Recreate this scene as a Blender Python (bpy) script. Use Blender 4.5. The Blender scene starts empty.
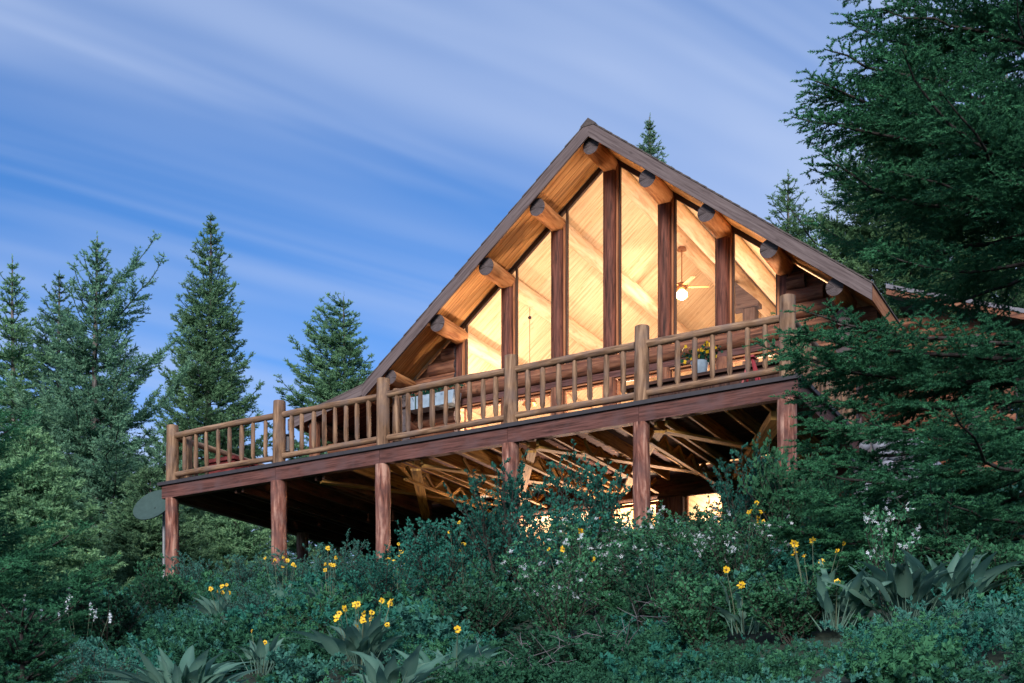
import bpy, math, random
import numpy as np
from math import radians as R, sin, cos, pi
from mathutils import Vector, Matrix, Euler

# ------------------------------------------------------------------ camera, sky, light, exposure
scn = bpy.context.scene
COL = scn.collection
F_PX, TH = 1225.6, R(29.604)
CAM = (5.427, -18.267, -6.277)
cd = bpy.data.cameras.new("camera")
cd.lens = F_PX * 36 / 1024
cd.shift_y = (790.4 - 341.5) / 1024
cd.clip_start, cd.clip_end = 0.1, 3000
cam = bpy.data.objects.new("camera", cd)
cam.location = CAM
cam.rotation_euler = (pi / 2, 0, TH)
COL.objects.link(cam)
scn.camera = cam

SUN_EL, SUN_AZ = R(24), R(162)          # soft after-sunset glow from behind the camera, low
sl = bpy.data.lights.new("sun", 'SUN')
sl.energy = 1.5; sl.angle = R(20); sl.color = (1.0, 0.86, 0.80)
so = bpy.data.objects.new("sun", sl)
sun_dir = Vector((sin(SUN_AZ) * cos(SUN_EL), cos(SUN_AZ) * cos(SUN_EL), sin(SUN_EL)))
so.rotation_euler = sun_dir.to_track_quat('Z', 'Y').to_euler()
so.location = (0, -30, 30)
COL.objects.link(so)

world = bpy.data.worlds.new("World"); scn.world = world
world.use_nodes = True
wn, wl = world.node_tree.nodes, world.node_tree.links
wn.clear()
def N(t, **k):
    n = wn.new(t)
    for a, b in k.items(): setattr(n, a, b)
    return n
def MTH(op, a, b=None, c=None, clamp=False):
    n = N('ShaderNodeMath', operation=op, use_clamp=clamp)
    for i, v in enumerate((a, b, c)):
        if v is None: continue
        if hasattr(v, 'links') or hasattr(v, 'is_output'): wl.new(v, n.inputs[i])
        else: n.inputs[i].default_value = v
    return n.outputs[0]
sky = N('ShaderNodeTexSky', sky_type='NISHITA', sun_disc=False, sun_elevation=SUN_EL, sun_rotation=SUN_AZ,
        altitude=1800, air_density=1.0, dust_density=0.4, ozone_density=3.0)
tc = N('ShaderNodeTexCoord')
sep = N('ShaderNodeSeparateXYZ'); wl.new(tc.outputs['Generated'], sep.inputs[0])
dz = MTH('ADD', MTH('MAXIMUM', sep.outputs[2], 0.0), 0.12)
CL = R(28.0)                              # the clouds drift along this bearing, long exposure streaks
px = MTH('DIVIDE', sep.outputs[0], dz); py = MTH('DIVIDE', sep.outputs[1], dz)
along = MTH('ADD', MTH('MULTIPLY', px, sin(CL)), MTH('MULTIPLY', py, cos(CL)))
across = MTH('SUBTRACT', MTH('MULTIPLY', px, cos(CL)), MTH('MULTIPLY', py, sin(CL)))
def cloud(sa, sc, off, detail, rough):
    cmb = N('ShaderNodeCombineXYZ')
    wl.new(MTH('MULTIPLY', along, sa), cmb.inputs[0]); wl.new(MTH('MULTIPLY', across, sc), cmb.inputs[1])
    cmb.inputs[2].default_value = off
    nz = N('ShaderNodeTexNoise'); nz.inputs['Scale'].default_value = 1.0
    nz.inputs['Detail'].default_value = detail; nz.inputs['Roughness'].default_value = rough
    nz.inputs['Distortion'].default_value = 0.55
    wl.new(cmb.outputs[0], nz.inputs['Vector'])
    return nz.outputs[0]
c1 = cloud(0.28, 1.5, 5.3, 3.0, 0.5)
c2 = cloud(0.55, 4.6, 9.7, 3.0, 0.55)
mixn = MTH('ADD', MTH('MULTIPLY', c1, 0.55), MTH('MULTIPLY', c2, 0.45))
mixn = MTH('ADD', mixn, MTH('MULTIPLY', MTH('ADD', sep.outputs[0], 0.50), 0.16))
mixn = MTH('ADD', mixn, MTH('MULTIPLY', MTH('MAXIMUM', MTH('SUBTRACT', 0.46, sep.outputs[2]), 0.0), 0.35))
rmp = N('ShaderNodeMapRange', interpolation_type='SMOOTHSTEP')
rmp.inputs[1].default_value, rmp.inputs[2].default_value = 0.29, 0.70
rmp.inputs[3].default_value, rmp.inputs[4].default_value = 0.0, 0.95
wl.new(mixn, rmp.inputs[0])
tint = N('ShaderNodeMix', data_type='RGBA', blend_type='MULTIPLY'); tint.inputs[0].default_value = 1.0
wl.new(sky.outputs[0], tint.inputs[6]); tint.inputs[7].default_value = (0.23, 0.56, 0.83, 1)
cm = N('ShaderNodeMix', data_type='RGBA')
wl.new(rmp.outputs[0], cm.inputs[0]); wl.new(tint.outputs[2], cm.inputs[6]); cm.inputs[7].default_value = (2.30, 2.80, 3.95, 1)
bg = N('ShaderNodeBackground'); bg.inputs['Strength'].default_value = 0.08
wl.new(cm.outputs[2], bg.inputs['Color'])
wo = N('ShaderNodeOutputWorld'); wl.new(bg.outputs[0], wo.inputs['Surface'])

scn.view_settings.view_transform = 'Standard'
scn.view_settings.look = 'None'
scn.view_settings.gamma = 1.0
scn.view_settings.use_curve_mapping = False
scn.view_settings.exposure = 1.55
scn.cycles.use_denoising = True
scn.cycles.max_bounces = 6; scn.cycles.diffuse_bounces = 3; scn.cycles.glossy_bounces = 2
scn.cycles.transmission_bounces = 3; scn.cycles.transparent_max_bounces = 12
scn.cycles.caustics_reflective = False; scn.cycles.caustics_refractive = False
scn.cycles.sample_clamp_indirect = 6.0

# ------------------------------------------------------------------ helpers
rng = np.random.default_rng(7)
random.seed(7)

def at(px_, zc):
    """ground-plan point seen in direction px_ at depth zc from the viewpoint"""
    a = (px_ - 512) / F_PX
    return CAM[0] + zc * (-sin(TH) + a * cos(TH)), CAM[1] + zc * (cos(TH) + a * sin(TH))
def top_z(py_, zc): return CAM[2] + zc * (790.4 - py_) / F_PX

def props(o, label=None, cat=None, group=None, kind=None):
    if label: o['label'] = label
    if cat: o['category'] = cat
    if group: o['group'] = group
    if kind: o['kind'] = kind
    return o
def empty(name, loc, label, cat, group=None, rz=0):
    o = bpy.data.objects.new(name, None); o.location = loc; o.rotation_euler = (0, 0, rz)
    o.empty_display_size = 0.2
    COL.objects.link(o); props(o, label, cat, group); return o

class MB:
    """collects tubes, boxes, blades; build() links ONE mesh object"""
    def __init__(s): s.v = []; s.f = []; s.m = []; s.uv = []; s.n = 0; s.t = []; s.sm = []
    def add(s, v, f, m=0, uv=None, t=0.0, smooth=False):
        v = np.asarray(v, float).reshape(-1, 3); f = np.asarray(f, int)
        s.v.append(v); s.f.append(f + s.n); s.n += len(v)
        s.m.append(np.full(len(f), m)); s.sm.append(np.full(len(f), smooth))
        s.uv.append(np.zeros((f.size if f.size < 400000 else 0, 2)) if uv is None else np.asarray(uv, float).reshape(-1, 2))
        s.t.append(np.broadcast_to(np.asarray(t, float), (len(v),)))
    def tube(s, pts, rad, n=10, m=0, capm=None, wob=0.0, caps=True, t=0.0):
        pts = np.asarray(pts, float); k = len(pts)
        rad = np.broadcast_to(np.asarray(rad, float), (k,)).copy()
        tan = np.gradient(pts, axis=0); tan /= np.linalg.norm(tan, axis=1)[:, None] + 1e-9
        ref = np.array([0, 0, 1.0]) if abs(tan[0][2]) < 0.9 else np.array([1.0, 0, 0])
        a = np.cross(tan, ref); a /= np.linalg.norm(a, axis=1)[:, None] + 1e-9
        b = np.cross(tan, a)
        ph = np.linspace(0, 2 * pi, n, endpoint=False)
        rr = rad[:, None] * (1 + wob * rng.normal(size=(k, n)) * 0.5 + wob * rng.normal(size=(k, 1)))
        ring = pts[:, None, :] + rr[..., None] * (np.cos(ph)[None, :, None] * a[:, None, :] + np.sin(ph)[None, :, None] * b[:, None, :])
        L = np.concatenate([[0], np.cumsum(np.linalg.norm(np.diff(pts, axis=0), axis=1))]) + rng.uniform(0, 50)
        uo = rng.uniform(0, 50); rm = float(rad.mean())
        ii, jj = np.meshgrid(np.arange(k - 1), np.arange(n), indexing='ij'); ii = ii.ravel(); jj = jj.ravel()
        j2 = (jj + 1) % n
        f = np.stack([ii * n + jj, ii * n + j2, (ii + 1) * n + j2, (ii + 1) * n + jj], 1)
        du = 2 * pi * rm / n
        uv = np.stack([np.stack([uo + jj * du, L[ii]], 1), np.stack([uo + (jj + 1) * du, L[ii]], 1),
                       np.stack([uo + (jj + 1) * du, L[ii + 1]], 1), np.stack([uo + jj * du, L[ii + 1]], 1)], 1)
        s.add(ring.reshape(-1, 3), f, m, uv, t, True)
        if caps:
            for q, end in ((0, pts[0]), (k - 1, pts[-1])):
                vv = np.vstack([ring[q], end[None]])
                idx = np.arange(n)
                ff = np.stack([idx, (idx + 1) % n, np.full(n, n)], 1)
                if q == 0: ff = ff[:, ::-1]
                c, d = np.cos(ph) * rad[q], np.sin(ph) * rad[q]
                u = np.stack([np.stack([c, d], 1), np.stack([np.roll(c, -1), np.roll(d, -1)], 1), np.zeros((n, 2))], 1)
                if q == 0: u = u[:, ::-1]
                s.add(vv, ff, m if capm is None else capm, u, t, False)
    def log(s, p, q, r, n=14, m=0, capm=None, wob=0.03, r2=None, seg=None, bow=0.0):
        p = np.asarray(p, float); q = np.asarray(q, float); L = np.linalg.norm(q - p)
        k = seg or max(3, int(L / 0.35) + 1)
        tt = np.linspace(0, 1, k)[:, None]; pts = p + (q - p) * tt
        if bow:
            off = rng.normal(size=3) * bow
            pts = pts + np.sin(tt * pi) * off
        rad = np.linspace(r, r if r2 is None else r2, k)
        s.tube(pts, rad, n, m, capm, wob)
    def box(s, lo, hi, m=0, mat=None, bev=0.0):
        lo = np.asarray(lo, float); hi = np.asarray(hi, float)
        c = np.array([[x, y, z] for z in (0, 1) for y in (0, 1) for x in (0, 1)]) * (hi - lo) + lo
        f = np.array([[0, 2, 3, 1], [4, 5, 7, 6], [0, 1, 5, 4], [2, 6, 7, 3], [0, 4, 6, 2], [1, 3, 7, 5]])
        d = hi - lo; la = int(np.argmax(d)); o = rng.uniform(0, 40, 2); uv = []
        for fc in f:
            P = c[fc]; ax = [i for i in range(3) if np.ptp(P[:, i]) > 1e-9]
            if la in ax: u_ = [i for i in ax if i != la][0] if len(ax) > 1 else ax[0]; v_ = la
            else: u_, v_ = ax[0], ax[-1]
            uv.append(np.stack([P[:, u_] + o[0], P[:, v_] + o[1]], 1))
        if mat is not None: c = c @ np.asarray(mat)[:3, :3].T + np.asarray(mat)[:3, 3]
        s.add(c, f, m, np.array(uv))
    def beam(s, p, q, w, h, m=0, up=(0, 0, 1)):
        """board from p to q, w wide (sideways), h deep (along up)"""
        p = np.asarray(p, float); q = np.asarray(q, float); y = q - p; L = np.linalg.norm(y); y = y / L
        x = np.cross(y, up); x /= np.linalg.norm(x); z = np.cross(x, y)
        M = np.eye(4); M[:3, 0], M[:3, 1], M[:3, 2], M[:3, 3] = x, y, z, p
        s.box((-w / 2, 0, -h / 2), (w / 2, L, h / 2), m, M)
    def prism(s, poly, y0, y1, m=0, gd=None):
        """polygon in XZ (counter-clockwise) pulled from y0 to y1"""
        n = len(poly); A = np.array([[x, y0, z] for x, z in poly]); B = np.array([[x, y1, z] for x, z in poly])
        v = np.vstack([A, B])
        for i in range(n):
            j = (i + 1) % n
            P = v[[i, j, n + j, n + i]]
            L = np.linalg.norm(P[1] - P[0])
            s.add(P, [[0, 1, 2, 3]], m, [[0, 0], [0, L], [y1 - y0, L], [y1 - y0, 0]])
        if gd is not None:
            gx, gz = gd; ln = math.hypot(gx, gz); gx /= ln; gz /= ln
            for Q, fl in ((A, 1), (B, 0)):
                c_ = Q.mean(0)
                for i in range(n):
                    j = (i + 1) % n; T3 = [Q[j], Q[i], c_] if fl else [Q[i], Q[j], c_]
                    s.add(T3, [[0, 1, 2]], m, [[-p[0] * gz + p[2] * gx, p[0] * gx + p[2] * gz] for p in T3])
            return
        cA = A.mean(0); cB = B.mean(0)
        for i in range(n):
            j = (i + 1) % n
            s.add([A[j], A[i], cA], [[0, 1, 2]], m, [A[j][[2, 0]], A[i][[2, 0]], cA[[2, 0]]])
            s.add([B[i], B[j], cB], [[0, 1, 2]], m, [B[i][[2, 0]], B[j][[2, 0]], cB[[2, 0]]])
    def build(s, name, mats, parent=None, loc=None):
        me = bpy.data.meshes.new(name)
        V = np.vstack(s.v)
        if parent is not None: V = V - np.array(ORG.get(parent.name, (0, 0, 0)))
        me.vertices.add(len(V)); me.vertices.foreach_set('co', V.ravel().astype(np.float32))
        loops = np.concatenate([f.ravel() for f in s.f]); tot = np.concatenate([np.full(len(f), f.shape[1]) for f in s.f])
        me.loops.add(len(loops)); me.loops.foreach_set('vertex_index', loops.astype(np.int32))
        me.polygons.add(len(tot))
        me.polygons.foreach_set('loop_start', np.concatenate([[0], np.cumsum(tot)[:-1]]).astype(np.int32))
        me.polygons.foreach_set('loop_total', tot.astype(np.int32))
        me.polygons.foreach_set('material_index', np.concatenate(s.m).astype(np.int32))
        me.polygons.foreach_set('use_smooth', np.concatenate(s.sm).astype(bool))
        big = len(tot) > 60000
        if not big:
            uvl = me.uv_layers.new(name='UVMap'); uvl.data.foreach_set('uv', np.vstack(s.uv).ravel().astype(np.float32))
        T = np.concatenate(s.t)
        if np.any(T != 0):
            at_ = me.attributes.new('tint', 'FLOAT', 'POINT'); at_.data.foreach_set('value', T.astype(np.float32))
        if not isinstance(mats, (list, tuple)): mats = [mats]
        for m in mats: me.materials.append(m)
        me.update(calc_edges=True)
        if not big: me.validate()
        o = bpy.data.objects.new(name, me); COL.objects.link(o)
        if parent is not None: o.parent = parent
        if loc is not None: o.location = loc
        return o
ORG = {}
def thing(name, loc, label, cat, group=None):
    """Empty whose parts are given in world coordinates"""
    o = empty(name, loc, label, cat, group); ORG[o.name] = loc; return o
def sub(o):   # let a part mesh (sitting at its thing's origin) carry sub-parts
    ORG[o.name] = ORG[o.parent.name]; return o
def copy_thing(src, loc, label, group=None, rz=None, sc=None):
    c = src.copy(); COL.objects.link(c); c.location = loc; c['label'] = label
    if group: c['group'] = group
    if rz is not None: c.rotation_euler = (0, 0, rz)
    if sc is not None: c.scale = sc if hasattr(sc, '__len__') else (sc,) * 3
    for ch in list(src.children):
        d = ch.copy(); COL.objects.link(d); d.parent = c
        for g in list(ch.children):
            e = g.copy(); COL.objects.link(e); e.parent = d
    return c

# ------------------------------------------------------------------ materials
def newmat(name):
    m = bpy.data.materials.new(name); m.use_nodes = True
    nt = m.node_tree; b = nt.nodes['Principled BSDF']; return m, nt, b
def nd(nt, t, **k):
    n = nt.nodes.new(t)
    for a, b in k.items(): setattr(n, a, b)
    return n
def ramp(nt, src, stops):
    r = nd(nt, 'ShaderNodeValToRGB'); e = r.color_ramp.elements
    while len(e) < len(stops): e.new(0.5)
    for i, (p, c) in enumerate(stops): e[i].position = p; e[i].color = (*c, 1)
    nt.links.new(src, r.inputs[0]); return r.outputs[0]
def wood(name, dark, mid, light, rough=0.75, gu=22, gv=1.3, bump=0.35, blotch=None, spec=0.3):
    m, nt, b = newmat(name); L = nt.links
    uv = nd(nt, 'ShaderNodeUVMap'); mp = nd(nt, 'ShaderNodeMapping'); mp.inputs['Scale'].default_value = (gu, gv, 1)
    L.new(uv.outputs[0], mp.inputs[0])
    n1 = nd(nt, 'ShaderNodeTexNoise'); n1.inputs['Scale'].default_value = 1; n1.inputs['Detail'].default_value = 6; n1.inputs['Roughness'].default_value = .65
    n1.inputs['Distortion'].default_value = .4
    L.new(mp.outputs[0], n1.inputs['Vector'])
    col = ramp(nt, n1.outputs[0], [(.36, dark), (.5, mid), (.64, light)])
    # knots
    mk = nd(nt, 'ShaderNodeMapping'); mk.inputs['Scale'].default_value = (5, 2.2, 1); L.new(uv.outputs[0], mk.inputs[0])
    vo = nd(nt, 'ShaderNodeTexVoronoi'); vo.inputs['Scale'].default_value = 1; L.new(mk.outputs[0], vo.inputs['Vector'])
    kr = nd(nt, 'ShaderNodeMapRange'); kr.inputs[1].default_value = .06; kr.inputs[2].default_value = .16; kr.inputs[3].default_value = .5; kr.inputs[4].default_value = 0
    L.new(vo.outputs['Distance'], kr.inputs[0])
    mx = nd(nt, 'ShaderNodeMix', data_type='RGBA'); L.new(kr.outputs[0], mx.inputs[0]); L.new(col, mx.inputs[6]); mx.inputs[7].default_value = (*[c * .6 for c in dark], 1)
    col = mx.outputs[2]
    if blotch:
        g = nd(nt, 'ShaderNodeNewGeometry')
        n2 = nd(nt, 'ShaderNodeTexNoise'); n2.inputs['Scale'].default_value = 3.2; n2.inputs['Detail'].default_value = 4
        L.new(g.outputs['Position'], n2.inputs['Vector'])
        r2 = nd(nt, 'ShaderNodeMapRange'); r2.inputs[1].default_value = .45; r2.inputs[2].default_value = .7; r2.inputs[4].default_value = .8
        L.new(n2.outputs[0], r2.inputs[0])
        m2 = nd(nt, 'ShaderNodeMix', data_type='RGBA'); L.new(r2.outputs[0], m2.inputs[0]); L.new(col, m2.inputs[6]); m2.inputs[7].default_value = (*blotch, 1)
        col = m2.outputs[2]
    L.new(col, b.inputs['Base Color'])
    b.inputs['Roughness'].default_value = rough; b.inputs['Specular IOR Level'].default_value = spec
    bp = nd(nt, 'ShaderNodeBump'); bp.inputs['Strength'].default_value = bump; bp.inputs['Distance'].default_value = .01
    L.new(n1.outputs[0], bp.inputs['Height']); L.new(bp.outputs[0], b.inputs['Normal'])
    return m
def plain(name, c, rough=.6, metal=0, noise=.15, scale=8, bump=0.0):
    m, nt, b = newmat(name); L = nt.links
    g = nd(nt, 'ShaderNodeNewGeometry'); n1 = nd(nt, 'ShaderNodeTexNoise'); n1.inputs['Scale'].default_value = scale; n1.inputs['Detail'].default_value = 5
    L.new(g.outputs['Position'], n1.inputs['Vector'])
    col = ramp(nt, n1.outputs[0], [(.3, tuple(x * (1 - noise) for x in c)), (.7, tuple(min(1, x * (1 + noise)) for x in c))])
    L.new(col, b.inputs['Base Color']); b.inputs['Roughness'].default_value = rough; b.inputs['Metallic'].default_value = metal
    if bump:
        bp = nd(nt, 'ShaderNodeBump'); bp.inputs['Strength'].default_value = bump; bp.inputs['Distance'].default_value = .02
        L.new(n1.outputs[0], bp.inputs['Height']); L.new(bp.outputs[0], b.inputs['Normal'])
    return m
def endgrain(name, c0, c1):
    m, nt, b = newmat(name); L = nt.links
    uv = nd(nt, 'ShaderNodeUVMap'); g = nd(nt, 'ShaderNodeNewGeometry')
    nz = nd(nt, 'ShaderNodeTexNoise'); nz.inputs['Scale'].default_value = 9; nz.inputs['Detail'].default_value = 4; L.new(g.outputs['Position'], nz.inputs['Vector'])
    ln = nd(nt, 'ShaderNodeVectorMath', operation='LENGTH'); L.new(uv.outputs[0], ln.inputs[0])
    ad = nd(nt, 'ShaderNodeMath', operation='MULTIPLY_ADD'); L.new(nz.outputs[0], ad.inputs[0]); ad.inputs[1].default_value = .05; L.new(ln.outputs['Value'], ad.inputs[2])
    sn = nd(nt, 'ShaderNodeMath', operation='MULTIPLY'); L.new(ad.outputs[0], sn.inputs[0]); sn.inputs[1].default_value = 260
    s2 = nd(nt, 'ShaderNodeMath', operation='SINE'); L.new(sn.outputs[0], s2.inputs[0])
    gr = nd(nt, 'ShaderNodeTexGradient', gradient_type='RADIAL'); L.new(uv.outputs[0], gr.inputs[0])
    cn = nd(nt, 'ShaderNodeTexNoise', noise_dimensions='1D'); cn.inputs['Scale'].default_value = 14; cn.inputs['Detail'].default_value = 1; L.new(gr.outputs['Fac'], cn.inputs['W'])
    ck = nd(nt, 'ShaderNodeMapRange'); ck.inputs[1].default_value = .60; ck.inputs[2].default_value = .66; ck.inputs[3].default_value = 0; ck.inputs[4].default_value = .75; L.new(cn.outputs[0], ck.inputs[0])
    f = nd(nt, 'ShaderNodeMapRange'); f.inputs[1].default_value = -1; f.inputs[2].default_value = 1; f.inputs[3].default_value = .15; f.inputs[4].default_value = .65; L.new(s2.outputs[0], f.inputs[0])
    f2 = nd(nt, 'ShaderNodeMath', operation='MULTIPLY'); L.new(f.outputs[0], f2.inputs[0]); L.new(nz.outputs[0], f2.inputs[1])
    f3 = nd(nt, 'ShaderNodeMath', operation='MULTIPLY'); f3.inputs[1].default_value = 2.0; L.new(f2.outputs[0], f3.inputs[0])
    mx = nd(nt, 'ShaderNodeMix', data_type='RGBA'); L.new(f3.outputs[0], mx.inputs[0]); mx.inputs[6].default_value = (*c0, 1); mx.inputs[7].default_value = (*c1, 1)
    m2 = nd(nt, 'ShaderNodeMix', data_type='RGBA'); L.new(ck.outputs[0], m2.inputs[0]); L.new(mx.outputs[2], m2.inputs[6]); m2.inputs[7].default_value = (.02, .016, .014, 1)
    L.new(m2.outputs[2], b.inputs['Base Color']); b.inputs['Roughness'].default_value = .9; b.inputs['Specular IOR Level'].default_value = .1
    return m
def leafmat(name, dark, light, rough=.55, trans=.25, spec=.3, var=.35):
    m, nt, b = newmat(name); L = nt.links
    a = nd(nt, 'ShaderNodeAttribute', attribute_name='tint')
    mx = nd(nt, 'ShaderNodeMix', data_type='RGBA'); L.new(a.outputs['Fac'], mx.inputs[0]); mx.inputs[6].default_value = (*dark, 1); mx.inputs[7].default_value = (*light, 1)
    oi = nd(nt, 'ShaderNodeObjectInfo')
    g = nd(nt, 'ShaderNodeNewGeometry'); n1 = nd(nt, 'ShaderNodeTexNoise'); n1.inputs['Scale'].default_value = 1.7; n1.inputs['Detail'].default_value = 3
    L.new(g.outputs['Position'], n1.inputs['Vector'])
    ad = nd(nt, 'ShaderNodeMath', operation='ADD'); L.new(n1.outputs[0], ad.inputs[0])
    mu = nd(nt, 'ShaderNodeMath', operation='MULTIPLY'); L.new(oi.outputs['Random'], mu.inputs[0]); mu.inputs[1].default_value = .5; L.new(mu.outputs[0], ad.inputs[1])
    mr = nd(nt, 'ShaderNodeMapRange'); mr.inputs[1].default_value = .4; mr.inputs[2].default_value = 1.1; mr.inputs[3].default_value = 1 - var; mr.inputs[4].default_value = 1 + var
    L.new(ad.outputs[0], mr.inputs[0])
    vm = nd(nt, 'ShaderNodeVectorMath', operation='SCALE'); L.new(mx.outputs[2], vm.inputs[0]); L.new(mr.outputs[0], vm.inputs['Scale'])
    L.new(vm.outputs[0], b.inputs['Base Color']); b.inputs['Roughness'].default_value = rough; b.inputs['Specular IOR Level'].default_value = spec
    if trans:
        tr = nd(nt, 'ShaderNodeBsdfTranslucent'); L.new(vm.outputs[0], tr.inputs['Color'])
        ms = nd(nt, 'ShaderNodeMixShader'); ms.inputs[0].default_value = trans
        L.new(b.outputs[0], ms.inputs[1]); L.new(tr.outputs[0], ms.inputs[2])
        L.new(ms.outputs[0], nt.nodes['Material Output'].inputs['Surface'])
    return m
def emis(name, c, s):
    m, nt, b = newmat(name); b.inputs['Base Color'].default_value = (.8, .8, .8, 1)
    b.inputs['Emission Color'].default_value = (*c, 1); b.inputs['Emission Strength'].default_value = s; return m

M = {}
M['rail'] = wood('rail_log_wood', (.07, .04, .022), (.21, .13, .075), (.36, .245, .15), blotch=(.16, .12, .10), bump=.7, gu=12)
M['post'] = wood('stained_post_wood', (.06, .022, .016), (.23, .095, .065), (.46, .28, .21), blotch=(.11, .06, .055), bump=.9, gu=11, gv=1.6)
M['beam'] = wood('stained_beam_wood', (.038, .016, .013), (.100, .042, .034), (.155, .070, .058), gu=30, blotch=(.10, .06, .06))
M['edge'] = plain('dark_deck_edge', (.030, .030, .036), .7)
M['log'] = wood('reddish_log_wood', (.05, .022, .014), (.19, .080, .042), (.30, .15, .085), bump=.5, gu=14, blotch=(.14, .06, .04))
M['login'] = wood('pale_interior_log', (.45, .25, .12), (.66, .44, .25), (.75, .54, .34), bump=.2, gu=10)
M['endgrain'] = endgrain('weathered_end_grain', (.05, .042, .042), (.17, .15, .155))
M['purlinin'] = wood('glow_paled_purlin_wood', (.58, .40, .24), (.73, .57, .38), (.80, .67, .48), bump=.3, gu=12)  # inside run of the purlins, room overexposure put into the paler colour
M['purlin'] = wood('honey_purlin_wood', (.26, .10, .035), (.50, .24, .09), (.60, .33, .14), bump=.3, gu=12)
M['wpost'] = wood('dark_window_post_wood', (.04, .018, .013), (.12, .045, .03), (.20, .08, .055), gu=18, bump=.4)
M['trim'] = wood('orange_trim_wood', (.22, .08, .03), (.38, .16, .07), (.46, .22, .10), gu=30)
M['darktrim'] = plain('dark_trim', (.05, .025, .015), .7)
M['soffit'] = wood('less_lit_soffit_board', (.36, .17, .05), (.58, .30, .09), (.68, .39, .14), bump=.12, gu=16, gv=.9, rough=.6)  # outside run of the ceiling boards, deeper colour standing for weaker light
M['pine'] = wood('pine_board', (.58, .42, .24), (.76, .62, .40), (.82, .70, .48), bump=.12, gu=16, gv=.9, rough=.6)
M['fascia'] = wood('grey_brown_fascia', (.075, .058, .057), (.122, .098, .096), (.16, .134, .13), gu=30, bump=.2)
M['shingle'] = plain('dark_roof_shingle', (.075, .065, .06), .85, noise=.35, scale=14, bump=.5)
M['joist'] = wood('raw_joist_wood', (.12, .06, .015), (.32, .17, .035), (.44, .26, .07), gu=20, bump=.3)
M['bdark'] = wood('dark_basement_log_and_joist_shade', (.03, .015, .01), (.09, .04, .025), (.14, .07, .045), gu=12)
M['red'] = plain('red_paint', (.30, .03, .035), .5)
M['redwood'] = wood('red_chest_wood', (.10, .02, .02), (.19, .035, .035), (.25, .06, .05))
M['bluegrey'] = plain('blue_grey_planter', (.24, .34, .42), .6, noise=.2)
M['dish'] = plain('green_grey_dish', (.050, .090, .085), .95, noise=.1)
M['dish'].node_tree.nodes['Principled BSDF'].inputs['Specular IOR Level'].default_value = .05
M['steel'] = plain('galvanised_steel', (.22, .25, .27), .6, .3)
M['black'] = plain('black_metal', (.012, .014, .02), .5)
M['brass'] = plain('aged_brass', (.35, .18, .07), .35, .8)
M['stone'] = plain('river_stone', (.26, .30, .36), .8, noise=.5, scale=3.0, bump=.4)
M['mortar'] = plain('grey_mortar', (.12, .12, .13), .9)
M['cabinet'] = wood('dark_brown_cabinet', (.02, .009, .006), (.05, .022, .015), (.08, .04, .025))
M['roofgrey'] = plain('pale_metal_roof', (.15, .16, .19), .7, noise=.25, scale=5)
M['bark'] = wood('grey_bark', (.05, .045, .042), (.13, .12, .115), (.24, .23, .22), gu=18, gv=4, bump=.8, rough=.9)
M['barkdark'] = wood('dark_bark', (.012, .011, .011), (.03, .028, .028), (.06, .055, .055), gu=30, gv=8, bump=.6, rough=.9)
M['globe'] = emis('lit_globe', (1.0, .72, .38), 14)
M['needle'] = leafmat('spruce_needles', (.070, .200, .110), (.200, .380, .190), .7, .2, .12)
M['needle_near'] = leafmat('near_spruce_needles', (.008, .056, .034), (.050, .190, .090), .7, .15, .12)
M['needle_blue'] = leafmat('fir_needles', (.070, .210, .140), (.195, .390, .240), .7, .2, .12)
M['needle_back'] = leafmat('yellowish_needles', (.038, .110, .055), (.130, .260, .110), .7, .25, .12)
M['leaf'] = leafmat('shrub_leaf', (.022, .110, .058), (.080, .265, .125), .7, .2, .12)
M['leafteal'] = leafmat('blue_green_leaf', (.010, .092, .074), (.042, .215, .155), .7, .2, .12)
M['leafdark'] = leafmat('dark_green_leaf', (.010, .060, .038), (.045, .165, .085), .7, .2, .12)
M['sage'] = leafmat('sage_leaf', (.024, .120, .098), (.080, .255, .198), .7, .2, .1)
M['balsam'] = leafmat('broad_grey_green_leaf', (.045, .150, .115), (.180, .340, .265), .65, .35, .2)
M['stem'] = plain('shrub_stem', (.035, .035, .028), .8)
M['gstem'] = plain('green_stem', (.09, .13, .08), .7)
M['petal'] = plain('yellow_petal', (.78, .52, .015), .6, noise=.12)
M['white'] = plain('white_petal', (.62, .72, .78), .6, noise=.1)
M['deadwood'] = plain('dead_grey_twig', (.13, .13, .14), .85, noise=.3)
M['pinkpetal'] = plain('pink_petal', (.45, .10, .14), .6)

def glass():
    m, nt, b = newmat('window_glass'); L = nt.links
    tr = nd(nt, 'ShaderNodeBsdfTransparent'); tr.inputs[0].default_value = (.97, .98, .97, 1)
    gl = nd(nt, 'ShaderNodeBsdfGlossy'); gl.inputs['Roughness'].default_value = .02
    fr = nd(nt, 'ShaderNodeFresnel'); fr.inputs['IOR'].default_value = 1.45
    gg = nd(nt, 'ShaderNodeNewGeometry'); iv = nd(nt, 'ShaderNodeMath', operation='SUBTRACT'); iv.inputs[0].default_value = 1; L.new(gg.outputs['Backfacing'], iv.inputs[1])
    mk_ = nd(nt, 'ShaderNodeMath', operation='MULTIPLY'); L.new(fr.outputs[0], mk_.inputs[0]); L.new(iv.outputs[0], mk_.inputs[1])
    ms = nd(nt, 'ShaderNodeMixShader'); L.new(mk_.outputs[0], ms.inputs[0]); L.new(tr.outputs[0], ms.inputs[1]); L.new(gl.outputs[0], ms.inputs[2])
    L.new(ms.outputs[0], nt.nodes['Material Output'].inputs['Surface']); nt.nodes.remove(b); return m
M['glass'] = glass()

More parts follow.
